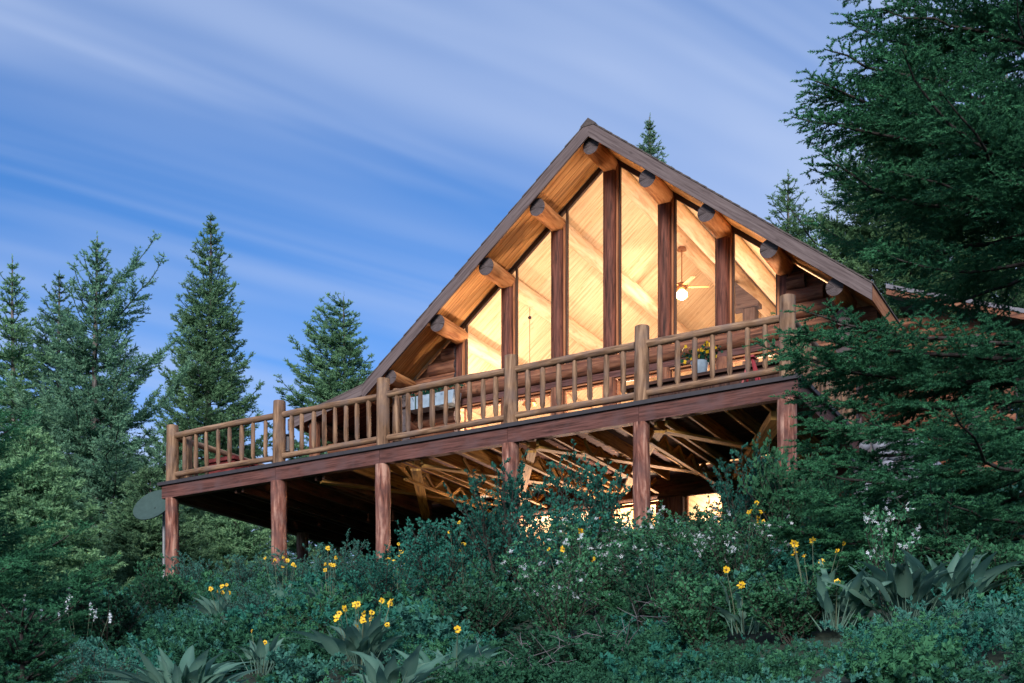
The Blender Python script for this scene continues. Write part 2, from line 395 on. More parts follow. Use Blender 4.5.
# ------------------------------------------------------------------ terrain
def vnoise(x, y, s, seed=0):
    return (np.sin(x * s * 1.3 + seed) * np.cos(y * s * 1.1 - seed * 2) + .5 * np.sin(x * s * 2.7 - y * s * 2.1 + seed * 3))
def G(x, y):
    x = np.asarray(x, float); y = np.asarray(y, float)
    z = -7.9 + .298 * (y + 18.27)
    z = np.where(y > 0, -2.455 + .02 * np.minimum(y, 30), z)
    z = np.where(y < -24, -9.6 + .1 * (y + 24) * .0, z)
    return z + .10 * vnoise(x, y, .7, 1) + .04 * vnoise(x, y, 2.1, 4)
def ground():
    b = MB()
    xs = np.concatenate([np.linspace(-900, -60, 12), np.arange(-58, 40, 1.0), np.linspace(45, 900, 12)])
    ys = np.concatenate([np.linspace(-600, -40, 8), np.arange(-38, 46, 1.0), np.linspace(50, 1200, 12)])
    X, Y = np.meshgrid(xs, ys); Z = G(X, Y)
    ny, nx = X.shape; i, j = np.meshgrid(np.arange(ny - 1), np.arange(nx - 1), indexing='ij'); i = i.ravel(); j = j.ravel()
    f = np.stack([i * nx + j, i * nx + j + 1, (i + 1) * nx + j + 1, (i + 1) * nx + j], 1)
    b.add(np.stack([X, Y, Z], -1).reshape(-1, 3), f, smooth=True)
    o = b.build('ground', plain('forest_soil', (.018, .035, .022), .95, noise=.5, scale=2.5, bump=.6)); o['kind'] = 'structure'
ground()

# ------------------------------------------------------------------ the deck
XL = -13.15
POSTX = [-12.96, -10.15, -7.70, -5.01, -2.57, -0.16]
deck = thing('deck', (-6.5, 2, 0), 'wide raised wooden deck with log railing standing on log posts around the cabin', 'deck')
b = MB()
for y in np.arange(-.06, 3.78, .145):      # boards along the front
    b.box((XL - .05, y, -.045), (.06, y + .138, 0))
for y in np.arange(3.84, 9.8, .145):
    b.box((XL - .05, y, -.045), (-9.95, y + .138, 0))
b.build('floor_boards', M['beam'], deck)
b = MB()
b.box((XL - .07, -.095, -.062), (.075, -.062, .004)); b.box((.062, -.060, -.062), (.095, 3.86, .004)); b.box((XL - .09, -.060, -.062), (XL - .055, 9.9, .004))
b.build('edge_trim', M['edge'], deck)
b = MB(); xs = [XL] + POSTX[1:-1] + [0.04]
for a, c in zip(xs[:-1], xs[1:]): b.box((a + .003, -.05, -.325), (c - .003, .09, -.064))
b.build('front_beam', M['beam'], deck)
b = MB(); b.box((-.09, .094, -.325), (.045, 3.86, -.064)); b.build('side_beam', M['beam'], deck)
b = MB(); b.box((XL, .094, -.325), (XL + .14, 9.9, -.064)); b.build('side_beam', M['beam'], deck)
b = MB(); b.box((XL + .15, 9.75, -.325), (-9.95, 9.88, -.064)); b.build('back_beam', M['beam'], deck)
# joists, running back to the wall
for k, x in enumerate(np.arange(-12.8, -.3, .61)):
    b = MB(); y1 = 9.7 if x < -10.1 else 3.84
    b.box((x - .02, .095, -.28), (x + .02, y1, -.048)); b.build('joist', M['bdark' if x < -8.8 else 'joist'], deck)  # left joists take a darker wood colour to stand for unlit shade
# doubled carriers and flat diagonal bracing below the joists
def brace(p, q, w=.15, h=.04, z=-.345):
    b = MB(); b.beam((p[0], p[1], z), (q[0], q[1], z), w, h); b.build('brace', M['joist'], deck)
for x in (-11.2, -9.2, -6.97, -4.6, -2.25):
    for d in (-.09, .09):
        b = MB(); b.box((x + d - .022, .10, -.40), (x + d + .022, 3.80, -.285)); b.build('carrier', M['bdark' if x < -8.8 else 'joist'], deck)  # left carriers darkened in colour for the same shade
brace((-6.9, .16), (-4.7, 3.6), z=-.425); brace((-2.3, .16), (-4.5, 3.6), z=-.47); brace((-4.55, .16), (-2.35, 3.6), z=-.425)
brace((-4.65, .16), (-6.85, 3.6), z=-.47); brace((-.4, .4), (-2.15, 3.6), w=.24, h=.14, z=-.43); brace((-2.2, .16), (-.3, 3.5), z=-.48)
brace((-7.05, .16), (-9.1, 3.6), z=-.47, w=.18); brace((-9.2, .16), (-7.05, 3.6), z=-.425)
# lattice webs between the carriers catch the light from the lower windows
for x0 in np.arange(-7.48, -2.0, 1.22):
    b = MB()
    for y in np.arange(.5, 3.6, .62):
        b.beam((x0, y, -.29), (x0, y + .31, -.50), .035, .06); b.beam((x0, y + .31, -.50), (x0, y + .62, -.29), .035, .06)
    b.beam((x0, .45, -.52), (x0, 3.7, -.52), .07, .035)
    o = b.build('joist_web', M['joist'], deck)
# posts and railings
for i, x in enumerate(POSTX):
    b = MB(); r = .135 + .012 * (i % 2)
    b.log((x, .05, -.328), (x + .02, .06, -3.3), r, 16, capm=1, r2=r * 1.07, wob=.025); b.build('support_post', [M['post'], M['endgrain']], deck)
    b = MB(); h = [1.16, 1.22, 1.24, 1.19, 1.24, 1.25][i]
    b.log((x, .06, .006), (x + .01, .06, h), .127, 16, capm=1, r2=.118, wob=.03, seg=6); b.build('railing_post', [M['rail'], M['endgrain']], deck)
for x, y in ((-12.80, 4.0), (-12.8, 9.6), (-10.2, 9.6)):
    b = MB(); b.log((x, y, -.33), (x, y, -3.3), .14, 12); b.build('support_post', M['post'], deck)
for x, y in ((-12.78, .33), (-7.55, .30)):
    b = MB(); b.log((x, y, .006), (x, y, 1.10), .085, 12); b.build('railing_post', M['rail'], deck)
def railing(p, q, n, jit=.006):
    p = np.array(p, float); q = np.array(q, float); d = (q - p) / np.linalg.norm(q - p)
    dip = rng.uniform(-.012, .012)
    b = MB(); b.log(p + [0, 0, .945], q + [0, 0, .945 + dip], .062, 12, wob=.04, bow=.012); b.build('top_rail', M['rail'], deck)
    b = MB(); b.log(p + [0, 0, .155], q + [0, 0, .15 - dip], .056, 12, wob=.04, bow=.01); b.build('bottom_rail', M['rail'], deck)
    L = np.linalg.norm(q - p)
    for k in range(n):
        c = p + d * (L * (k + .75 + rng.uniform(-.05, .05)) / (n + .5)); tlt = rng.normal(size=2) * jit
        b = MB(); r = .044 + rng.uniform(-.004, .006)
        zz = np.array([.17, .21, .26, .5, .75, .86, .91]); rr = np.array([.6, .62, 1, 1.02, .98, .95, .6]) * r
        pts = np.stack([c[0] + tlt[0] * zz, c[1] + tlt[1] * zz, zz], 1)
        b.tube(pts, rr, 9, wob=.04); b.build('baluster', M['rail'], deck)
for i, n in enumerate((8, 8, 9, 7, 7)):
    railing((POSTX[i] + .11, .06, 0), (POSTX[i + 1] - .11, .06, 0), n)
railing((POSTX[0], .20, 0), (POSTX[0], 4.0, 0), 12); railing((POSTX[0], 4.2, 0), (POSTX[0], 8.0, 0), 12)
railing((-.14, .2, 0), (-.14, 3.45, 0), 12)
for x, y in ((-12.96, 4.1), (-12.96, 8.1), (-.14, 3.56)):
    b = MB(); b.log((x, y, .005), (x, y, 1.2), .12, 14, capm=1); b.build('railing_post', [M['rail'], M['endgrain']], deck)
b = MB(); b.prism([(-.02, .005), (.10, .005), (.10, .32)], 3.58, 3.62); b.build('end_board', M['fascia'], deck)

# ------------------------------------------------------------------ the log house
XR, YA, ZP, KP, DP = -4.955, 3.0, 6.637, .784, 1.179      # ridge, gable front, roof top, pitch, purlin spacing
EH = 5.385                                                # half width to the eaves
YW, YB = 4.0, 13.0                                        # glass wall, back wall
house = thing('log_house', (XR, YW, 0), 'log cabin with steep gable roof and tall glowing gable windows above the deck', 'house')
cs = 1 / math.sqrt(1 + KP * KP)
def rz_(x, drop=0): return ZP - KP * abs(x - XR) - drop
# roof covering, one mesh, slightly thick shingles in courses
b = MB()
for s in (-1, 1):
    for k in range(34):
        u0, u1 = k * EH / 34, (k + 1) * EH / 34 + .03
        if k == 33: u1 = EH + .02
        x0, x1 = XR + s * u0, XR + s * u1
        b.prism([(x0, rz_(x0) - .028), (x1, rz_(x1) - .028 + .012), (x1, rz_(x1) + .014), (x0, rz_(x0))][::s if s > 0 else -1] if False else
                ([(x0, rz_(x0) - .03), (x1, rz_(x1) - .018), (x1, rz_(x1) + .012), (x0, rz_(x0))] if s > 0 else
                 [(x0, rz_(x0)), (x1, rz_(x1) + .012), (x1, rz_(x1) - .018), (x0, rz_(x0) - .03)]), YA - .035 + .01 * (k % 2), YB + .9)
b.prism([(XR - .16, rz_(XR - .16) + .006), (XR + .16, rz_(XR + .16) + .006), (XR + .16, rz_(XR + .16) + .03), (XR, ZP + .035), (XR - .16, rz_(XR - .16) + .03)], YA - .04, YB + .92)
roof = sub(b.build('roof', M['shingle'], house))
# sheathing
b = MB()
for s in (-1, 1):
    xe = XR + s * (EH - .01)
    P = [(XR, ZP - .034 * 1.0), (xe, rz_(xe) - .034), (xe, rz_(xe) - .20), (XR, ZP - .20)]
    b.prism(P if s < 0 else P[::-1], YA + .012, YB + .85)
b.build('sheathing', M['darktrim'], roof)
# tongue and groove boards, running down the slope
b = MB(); y = YA + .05
while y < YB + .8:
    for s in (-1, 1):
        x0, x1 = XR + s * .02, XR + s * (EH - .02)
        b.beam((x0, y + .07, rz_(x0) - .214 - .001), (x1, y + .07, rz_(x1) - .214 - .001), .141 if y < YW - .1 else .1465, .020, 1 if y < YW - .1 else 0, up=(s * KP * cs, 0, cs))
    y += .150
b.build('ceiling_boards', [M['pine'], M['soffit']], roof)
# barge boards
for s in (-1, 1):
    xe = XR + s * EH
    P = [(XR, ZP - .036), (xe, rz_(xe) - .036), (xe, rz_(xe) - .315), (XR, ZP - .315)]
    b = MB(); b.prism(P if s < 0 else P[::-1], YA - .03, YA + .01, gd=(1, -s * KP)); b.build('barge_board', M['fascia'], roof)
    b = MB(); ye = YB + .8
    b.box((xe - (.0 if s < 0 else .035), YA + .012, rz_(xe) - .30), (xe + (.035 if s < 0 else 0), ye, rz_(xe) - .04)); b.build('eave_board', M['trim'], roof)
# gutter strip of the eave on the right
# purlins
for i in range(-4, 5):
    x = XR + i * DP; z = rz_(x) - .437 - (.0 if i else .0)
    b = MB(); r = .172 if abs(i) < 4 else .150
    b.log((x, YA + .09, z), (x, YW + .03, z), r * 1.01, 20, capm=1, wob=.02); b.log((x, YW + .035, z), (x, YB + .3, z), r, 20, m=2, capm=1, wob=.015, r2=r * .97)
    b.build('purlin', [M['purlin'], M['endgrain'], M['purlinin']], house)
# glass wall: posts, headers, windows
GX = 3 * DP
for i in range(-2, 3):
    x = XR + i * DP; zt = rz_(x) - .437 - .14
    b = MB(); b.log((x, YW - .02, 2.42), (x, YW - .02, zt), .135, 16, wob=.02); b.build('window_post', M['wpost'], house)
    b = MB(); b.log((x, YW - .02, .02), (x, YW - .02, 1.93), .14, 16, wob=.02); b.build('window_post', M['log'], house)
    b = MB(); b.box((x + .142, YW - .05, 2.43), (x + .178, YW + .06, zt + .12)); b.build('trim_board', M['trim'], house)
for s in (-1, 1):
    x = XR + s * GX
    b = MB(); b.box((x - .07, YW - .06, 2.42), (x + .07, YW + .06, rz_(x) - .437 - .12)); b.build('window_post', M['wpost'], house)
    b = MB(); b.box((x - s * .075, YW - .055, 2.43), (x - s * .115, YW + .05, rz_(x) - .50)) if s > 0 else b.box((x + .075, YW - .055, 2.43), (x + .125, YW + .05, rz_(x) - .50)); b.build('trim_board', M['trim'], house)
b = MB(); b.log((-10.05, YW - .02, 2.225), (.32, YW - .02, 2.225), .172, 18, capm=1, wob=.02); b.build('header_log', [M['log'], M['endgrain']], house)
b = MB(); b.box((XR - GX, YW - .10, 1.93), (XR + GX, YW + .10, 2.055)); b.build('header_beam', M['beam'], house)
b = MB(); b.box((XR - GX, YW - .075, 1.89), (XR + GX, YW - .0, 1.926)); b.build('trim_board', M['trim'], house)
def frame_poly(poly, w, y0, y1, m):
    b = MB(); n = len(poly)
    P = [np.array(p) for p in poly]; c = sum(P) / n
    inner = []
    for k in range(n):
        a, p, q = P[k - 1], P[k], P[(k + 1) % n]
        d1 = (p - a) / np.linalg.norm(p - a); d2 = (q - p) / np.linalg.norm(q - p)
        n1 = np.array([-d1[1], d1[0]]); n2 = np.array([-d2[1], d2[0]])
        if n1 @ (c - p) < 0: n1 = -n1
        if n2 @ (c - p) < 0: n2 = -n2
        A = np.array([n1, n2]); inner.append(np.linalg.solve(A, [w + n1 @ p, w + n2 @ p]))
    for k in range(n):
        j = (k + 1) % n
        b.prism([tuple(P[k]), tuple(P[j]), tuple(inner[j]), tuple(inner[k])], y0, y1)
    return b, inner
def window(poly, parent=house, w=.05, y=YW, fm='trim'):
    b, inner = frame_poly(poly, w, y - .02, y + .05, fm)
    o = sub(b.build('window', M[fm], parent))
    g = MB(); g.prism([tuple(p) for p in inner], y + .01, y + .016); g.build('pane', M['glass'], o)
    return o
for i in range(-3, 3):
    x0, x1 = XR + i * DP, XR + (i + 1) * DP
    a0 = x0 + (.185 if i > -3 else .13); a1 = x1 - (.13 if i < 2 else .12)
    t = lambda x: rz_(x) - .30
    window([(a0, 2.41), (a1, 2.41), (a1, t(a1)), (a0, t(a0))], fm='darktrim', w=.03)
    window([(a0 - .03, .06), (a1, .06), (a1, 1.885), (a0 - .03, 1.885)], w=.045)
# dark rake strip above the glass
for s in (-1, 1):
    x1 = XR + s * (GX + .05)
    P = [(XR, ZP - .226), (x1, rz_(x1) - .226), (x1, rz_(x1) - .305), (XR, ZP - .305)]
    b = MB(); b.prism(P if s < 0 else P[::-1], YW - .035, YW + .055); b.build('rake_trim', M['darktrim'], house)
# front log walls either side of the glass, courses of .28
def courses(z0, z1, h=.27): return np.arange(z0, z1, h)
def wall_front(xa, xb, side):
    b = MB()
    for k, z in enumerate(courses(.12, 3.6)):
        if 1.98 < z < 2.46: continue
        lo, hi = xa, xb
        # clip by the roof slope
        top = z + .15 + .30
        lim = (ZP - top) / KP
        lo = max(lo, XR - lim); hi = min(hi, XR + lim)
        ext = .38 if z < 2 and k % 2 == 0 else .16
        if z < 2.0:
            if side < 0: lo = min(lo, xa) - ext
            else: hi = max(hi, xb) + ext
        if hi - lo < .25: continue
        b.log((lo, YW, z), (hi, YW, z), .150, 14, capm=1, wob=.02)
    # chinking behind the rounds
    P = [(xa, 0.0), (xb, 0.0), (xb, rz_(xb) - .26), (xa, rz_(xa) - .26)]
    b.prism(P, YW + .03, YW + .09)
    b.build('log_wall', [M['log'], M['endgrain']], house)
wall_front(-9.68, XR - GX - .08, -1)
wall_front(XR + GX + .08, -.22, 1)
for s, x in ((-1, -9.70), (1, -.21)):
    b = MB()
    for k, z in enumerate(courses(.255, 2.2)):
        b.log((x, YW - (.42 if k % 2 else .36), z), (x, YB, z), .148, 14, capm=1, wob=.02)
    b.box((x - .03, YW, 0), (x + .03, YB, rz_(x) - .26))
    b.build('log_wall', [M['log'], M['endgrain']], house)
# inner lining: side and back walls
for x in (-9.54, -.37):
    b = MB()
    for z in courses(.14, 2.5): b.log((x, YW + .12, z), (x, YB - .1, z), .14, 10)
    b.build('inner_wall', M['login'], house)
b = MB()
for z in np.arange(.0, 6.3, .19):
    lim = min(4.6, (ZP - .2 - z) / KP - .15)
    if lim > .1: b.box((XR - lim, YB - .04, z), (XR + lim, YB, z + .184))
b.prism([(-9.7, 0), (-.2, 0), (-.2, rz_(-.2) - .25), (XR, ZP - .25), (-9.7, rz_(-9.7) - .25)], YB + .003, YB + .1)
b.build('back_wall', M['pine'], house)
b = MB(); b.box((-9.6, YW + .1, -.06), (-.3, YB, -.002)); b.build('room_floor', M['pine'], house)
# loft inside on the right: post, bracket and partition seen through the last pane
b = MB(); b.box((-3.56, 7.9, 0), (-3.28, 8.18, 4.40)); b.prism([(-3.80, 4.42), (-3.20, 4.42), (-3.20, 4.52), (-3.80, 5.10)], 7.9, 8.16)
b.build('loft_post', M['fascia'], house)
# sloping tie beams in the room (visible through the glass)
# lower storey
b = MB()
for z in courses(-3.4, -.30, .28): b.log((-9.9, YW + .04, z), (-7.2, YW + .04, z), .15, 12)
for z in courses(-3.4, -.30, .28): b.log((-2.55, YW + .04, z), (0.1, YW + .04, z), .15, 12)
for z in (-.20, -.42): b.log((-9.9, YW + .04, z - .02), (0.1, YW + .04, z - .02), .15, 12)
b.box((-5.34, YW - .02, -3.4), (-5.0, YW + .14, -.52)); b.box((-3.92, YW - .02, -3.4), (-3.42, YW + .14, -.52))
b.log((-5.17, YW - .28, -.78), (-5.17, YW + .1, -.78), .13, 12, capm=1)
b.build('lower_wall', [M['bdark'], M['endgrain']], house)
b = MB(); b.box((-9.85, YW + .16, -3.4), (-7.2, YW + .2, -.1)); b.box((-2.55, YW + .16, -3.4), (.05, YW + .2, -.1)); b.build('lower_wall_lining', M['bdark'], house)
for a0, a1, zt in ((-7.15, -5.36, -.56), (-4.98, -3.94, -.60), (-3.40, -2.58, -.50)):
    window([(a0, -2.6), (a1, -2.6), (a1, zt), (a0, zt)], y=YW + .05, w=.06)
b = MB()
b.box((-9.7, YB - 4, -3.4), (-.3, YB - 3.9, -.1)); b.box((-9.7, YW + .25, -3.4), (-9.6, YB - 4, -.1)); b.box((-.4, YW + .25, -3.4), (-.3, YB - 4, -.1))
b.box((-9.6, YW + .25, -2.75), (-.4, YB - 4, -2.7))
b.box((-5.20, YW + .25, -2.7), (-5.12, YB - 4, -.1)); b.box((-3.70, YW + .25, -2.7), (-3.62, YB - 4, -.1))  # left cross wall added out of view to stop lamp light spreading left
b.build('lower_room_wall_and_blocker', M['pine'], house)
b = MB()
for x in np.arange(-9.5, -.5, .19): b.box((x, YW + .25, -.32), (x + .184, YB - 4.02, -.28))
b.build('lower_room_ceiling', M['pine'], house)
# stone footing at the right corner
rs = np.random.default_rng(3)
def stones(b, x0, x1, yf, z0, z1, side=False):
    z = z0
    while z < z1:
        x = x0 + rs.uniform(-.1, .1)
        while x < x1:
            w = rs.uniform(.12, .24); h = rs.uniform(.09, .14)
            u = np.linspace(0, 2 * pi, 9)[:-1]; vv = []
            for la in (-1.1, -.45, .25, .9):
                for q in u: vv.append((cos(la) * cos(q), cos(la) * sin(q), sin(la)))
            vv = np.array(vv + [(0, 0, 1), (0, 0, -1)]) * np.array([w * .95, .12, h]) * (1 + rs.normal(size=(34, 1)) * .06)
            ff = [[r_ * 8 + k, r_ * 8 + (k + 1) % 8, (r_ + 1) * 8 + (k + 1) % 8, (r_ + 1) * 8 + k] for r_ in range(3) for k in range(8)]
            c = np.array([x, yf, z]) if not side else np.array([yf, x, z])
            if side: vv = vv[:, [1, 0, 2]]
            b.add(vv + c, ff, 0, smooth=True)
            b.add(vv + c, [[24 + k, 24 + (k + 1) % 8, 32] for k in range(8)], 0, smooth=True)
            b.add(vv + c, [[k, (k + 1) % 8, 33] for k in range(8)], 0, smooth=True)
            x += w * 1.75
        z += .21
b = MB(); stones(b, .05, 1.0, YW - .25, -2.7, -.05); stones(b, YW - .2, YW + 4, .95, -2.7, -.05, True); b.box((.0, YW - .25, -3.2), (.92, YW + 4, -.06), 1)
b.build('stone_footing', [M['stone'], M['mortar']], house)
# low pitched porch roof on the left, its post
XP = -12.38
def pz(x): return 2.43 + .222 * (x + 10.33)
porch = None
P = [(-10.30, pz(-10.30)), (XP, pz(XP)), (XP, pz(XP) - .035), (-10.30, pz(-10.3) - .035)]
b = MB(); b.prism(P, YA - .03, YB); porch = sub(b.build('porch_roof', M['shingle'], house))
P = [(-10.335, pz(-10.335) - .038), (XP, pz(XP) - .038), (XP, pz(XP) - .24), (-10.335, pz(-10.335) - .24)]
b = MB(); b.prism(P, YA - .03, YA + .01, gd=(1, .222)); b.build('barge_board', M['fascia'], porch)
b = MB()
for y in np.arange(YA + .02, YB - .2, .15): b.beam((-10.33, y + .07, pz(-10.33) - .12), (XP + .02, y + .07, pz(XP) - .12), .142, .03)
b.build('soffit_boards', M['log'], porch)
b = MB(); b.log((-11.80, 3.2, .005), (-11.80, 3.2, 1.86), .13, 12); b.build('porch_post', M['log'], house)
b = MB(); b.log((-11.80, 3.1, 1.83), (-11.8, 9.5, 1.83), .12, 12, capm=1); b.build('porch_beam', [M['log'], M['endgrain']], house)
b = MB()
for k in range(3): b.log((-11.7, 3.6 + .1 * k, 1.35 - .27 * k), (-9.9, 3.9, 1.35 - .27 * k), .13, 12)
b.build('porch_wall', M['log'], house)

# annex behind on the right
annex = thing('log_annex', (2.5, 9, 0), 'small log wing with pale metal roof behind the spruce on the right', 'house')
b = MB(); b.prism([(-.15, 3.72), (3.2, 2.42), (3.2, 2.50), (-.15, 3.80)], 6.6, 11.0); rf = sub(b.build('roof', M['roofgrey'], annex))
b = MB(); b.prism([(-.15, 3.60), (3.2, 2.30), (3.2, 2.415), (-.15, 3.715)], 6.62, 6.66); b.build('barge_board', M['log'], rf)
b = MB()
for k, z in enumerate(np.arange(-2.2, 3.2, .28)):
    hi = min(1.9, (3.5 - z) / .388 - .15)
    b.log((-.1, 7.2, z), (hi + (.3 if k % 2 else 0), 7.2, z), .145, 12, capm=1)
    if z + .14 < 2.7: b.log((1.5, 6.8, z + .14), (1.5, 11, z + .14), .145, 12, capm=1)
b.box((-.1, 7.22, -2.3), (1.45, 7.3, 2.9))
b.build('log_wall', [M['log'], M['endgrain']], annex)

# ------------------------------------------------------------------ lamps (they are lit in the photograph)
def point(name, loc, w, r=.1, col=(1, .67, .51), parent=None):
    l = bpy.data.lights.new(name, 'POINT'); l.energy = w; l.color = col; l.shadow_soft_size = r
    o = bpy.data.objects.new(name, l); COL.objects.link(o); o.location = loc
    return o
def uvs(b, c, rx, rz, n=14, k=8, m=0):
    vv = [(rx * sin(t) * cos(p), rx * sin(t) * sin(p), rz * cos(t)) for t in np.linspace(0, pi, k + 1) for p in np.linspace(0, 2 * pi, n, endpoint=False)]
    ff = [[i * n + j, (i + 1) * n + j, (i + 1) * n + (j + 1) % n, i * n + (j + 1) % n] for i in range(k) for j in range(n)]
    b.add(np.array(vv) + np.array(c), ff, m, smooth=True)
fan = thing('ceiling_fan', (XR, 7.8, 6.05), 'ceiling fan with a lit globe hanging on a long rod behind the glass', 'ceiling fan')
b = MB(); b.tube([(XR, 7.8, 6.03), (XR, 7.8, 5.97)], [.09, .11], 14); b.build('canopy', M['brass'], fan)
b = MB(); b.tube([(XR, 7.8, 5.97), (XR, 7.8, 5.22)], .014, 8); b.build('rod', M['brass'], fan)
b = MB(); b.tube([(XR, 7.8, 5.24), (XR, 7.8, 5.2), (XR, 7.8, 5.12), (XR, 7.8, 5.06)], [.05, .13, .14, .08], 14); b.build('motor', M['brass'], fan)
for k in range(5):
    a = .5 + k * 2 * pi / 5; d = np.array([cos(a), sin(a), 0]); p = np.array([XR, 7.8, 5.14])
    b = MB(); b.beam(p + d * .14, p + d * .62, .11, .010); b.build('blade', M['purlin'], fan)
b = MB(); uvs(b, (XR, 7.8, 4.96), .13, .10); b.build('globe', M['globe'], fan)
pd = thing('pendant_lamp', (-7.35, 5.0, 4.3), 'small pendant lamp on a thin cord behind the left window panes', 'lamp')
b = MB(); b.tube([(-7.35, 5.0, 4.25), (-7.35, 5.0, 2.28)], .007, 6); b.build('cord', M['brass'], pd)
b = MB(); uvs(b, (-7.35, 5.0, 3.96), .04, .035); b.build('hook', M['darktrim'], pd)
b = MB(); b.tube([(-7.35, 5.0, 2.28), (-7.35, 5.0, 2.24), (-7.35, 5.0, 2.08)], [.03, .08, .17], 16, caps=False); b.build('lamp_shade', M['brass'], pd)
def floor_lamp(loc, label, w, h=0.0):
    x, y, z = loc; z -= 0
    t = thing('floor_lamp', (x, y, z), label, 'lamp', 'lit lamps inside the cabin')
    b = MB(); b.tube([(x, y, z + .002), (x, y, z + .03)], [.16, .14], 16); b.build('base', M['black'], t)
    b = MB(); b.tube([(x, y, z + .03), (x, y, z + 1.35 - h)], .012, 8); b.build('pole', M['black'], t)
    b = MB(); b.tube([(x, y, z + 1.35 - h), (x, y, z + 1.42 - h), (x, y, z + 1.5 - h)], [.03, .14, .2], 18, caps=False); b.build('lamp_shade', M['brass'], t)
    point('lamp_light', (x, y, z + 1.52 - h), w, .12)
W1 = 76
floor_lamp((-7.9, 5.0, 0), 'floor lamp standing inside by the left windows', W1 * 1.9)
floor_lamp((-2.0, 5.0, 0), 'floor lamp standing inside by the right windows', W1 * 1.9)
floor_lamp((-6.9, 10.2, 0), 'floor lamp standing deep in the room on the left', W1)
floor_lamp((-3.0, 10.2, 0), 'floor lamp standing deep in the room on the right', W1)
floor_lamp((-5.0, 4.9, 0), 'floor lamp standing inside at the middle windows', W1 * 1.9)
point('fan_light', (XR, 7.8, 4.78), 48, .12)
floor_lamp((-6.85, 4.75, -2.7), 'floor lamp in the lower room behind the left window', 380, .75)
floor_lamp((-4.6, 4.8, -2.7), 'floor lamp in the lower room behind the middle window', 340, .75)
floor_lamp((-3.0, 6.0, -2.7), 'floor lamp in the lower room behind the right window', 80)

# ------------------------------------------------------------------ things on and around the deck
cab = thing('cabinet', (-2.2, 2.2, 0), 'long low dark brown cabinet standing behind the railing near the right corner', 'cabinet')
b = MB(); b.box((-3.4, 1.95, .05), (-.75, 2.5, .93)); b.build('body', M['cabinet'], cab)
b = MB(); b.box((-3.75, 1.88, .935), (-.68, 2.55, .99)); b.build('top', M['cabinet'], cab)
for k in range(4):
    b = MB(); b.box((-3.37 + k * .66, 1.925, .1), (-2.75 + k * .66, 1.947, .89)); d_ = sub(b.build('door', M['cabinet'], cab))
    b = MB(); uvs(b, (-2.8 + k * .66, 1.91, .6), .02, .02); b.build('handle', M['brass'], d_)
for x in (-3.3, -.9):
    b = MB(); b.box((x, 2.0, .003), (x + .1, 2.45, .048)); b.build('foot', M['cabinet'], cab)

def flowers(b, c, R_, n, m, size=.03):
    for k in range(n):
        p = np.array(c) + rng.normal(size=3) * R_
        q = rng.normal(size=(2, 3)); q[1] -= q[0] * (q[0] @ q[1]) / (q[0] @ q[0]); q /= np.linalg.norm(q, axis=1)[:, None]
        s_ = size * rng.uniform(.6, 1.3)
        b.add([p + q[0] * s_, p + q[1] * s_, p - q[0] * s_, p - q[1] * s_], [[0, 1, 2, 3]], m)
fp = thing('flower_pot', (-2.35, 2.1, .99), 'blue-grey pot of yellow flowers standing on the dark cabinet', 'flower pot')
b = MB(); b.tube([(-2.35, 2.1, .992), (-2.35, 2.1, 1.0), (-2.35, 2.1, 1.22), (-2.35, 2.1, 1.25)], [.10, .12, .15, .16], 16); b.build('pot', M['bluegrey'], fp)
b = MB(); flowers(b, (-2.35, 2.1, 1.38), (.16, .12, .08), 160, 0, .035); b.build('leaves', M['leafdark'], fp)
b = MB(); flowers(b, (-2.35, 2.08, 1.42), (.17, .12, .08), 40, 0, .035); b.build('blossoms', M['petal'], fp)

pl = thing('planter_box', (-8.9, 3.6, 1.8), 'long blue-grey planter box of flowers on the log wall left of the windows', 'planter')
b = MB(); b.prism([(-9.50, 1.86), (-8.36, 1.86), (-8.32, 2.13), (-9.54, 2.13)], 3.46, 3.76); b.build('box', M['bluegrey'], pl)
for x in (-9.3, -8.93, -8.55):
    b = MB(); b.box((x, 3.45, 1.855), (x + .03, 3.459, 2.135)); b.build('band', M['dish'], pl)
b = MB(); flowers(b, (-8.95, 3.6, 2.2), (.36, .09, .06), 260, 0, .035); b.build('leaves', M['leafdark'], pl)
b = MB(); flowers(b, (-8.95, 3.58, 2.26), (.38, .09, .07), 28, 0, .025); b.build('blossoms', M['pinkpetal'], pl)

st = thing('step_stool', (-1.15, 1.4, 0), 'red folding step stool opened in front of the dark cabinet', 'step stool')
for s in (-1, 1):
    b = MB(); b.beam((-1.19 + s * .03, 1.40, .90), (-1.19 + s * .24, 1.30, .006), .035, .03); b.build('leg', M['red'], st)
    b = MB(); b.beam((-1.19 + s * .03, 1.43, .90), (-1.19 + s * .24, 1.72, .006), .035, .03); b.build('leg', M['red'], st)
b = MB(); b.box((-1.27, 1.33, .90), (-1.11, 1.5, .93)); b.build('top', M['red'], st)
for z in (.3, .6):
    b = MB(); w = .24 - .21 * z / .9; b.box((-1.19 - w, 1.33 + .02 * z, z), (-1.19 + w, 1.42 + .02 * z, z + .02)); b.build('step', M['red'], st)

ch = thing('storage_chest', (-12.3, .8, 0), 'dark red wooden chest standing by the left end railing', 'chest')
b = MB(); b.box((-12.62, .75, .04), (-11.92, 1.35, .50)); b.build('body', M['redwood'], ch)
b = MB(); b.box((-12.67, .70, .505), (-11.87, 1.40, .58)); b.build('lid', M['redwood'], ch)
for x in (-12.5, -12.02):
    b = MB(); b.box((x - .04, .85, .003), (x + .04, 1.25, .038)); b.build('foot', M['redwood'], ch)

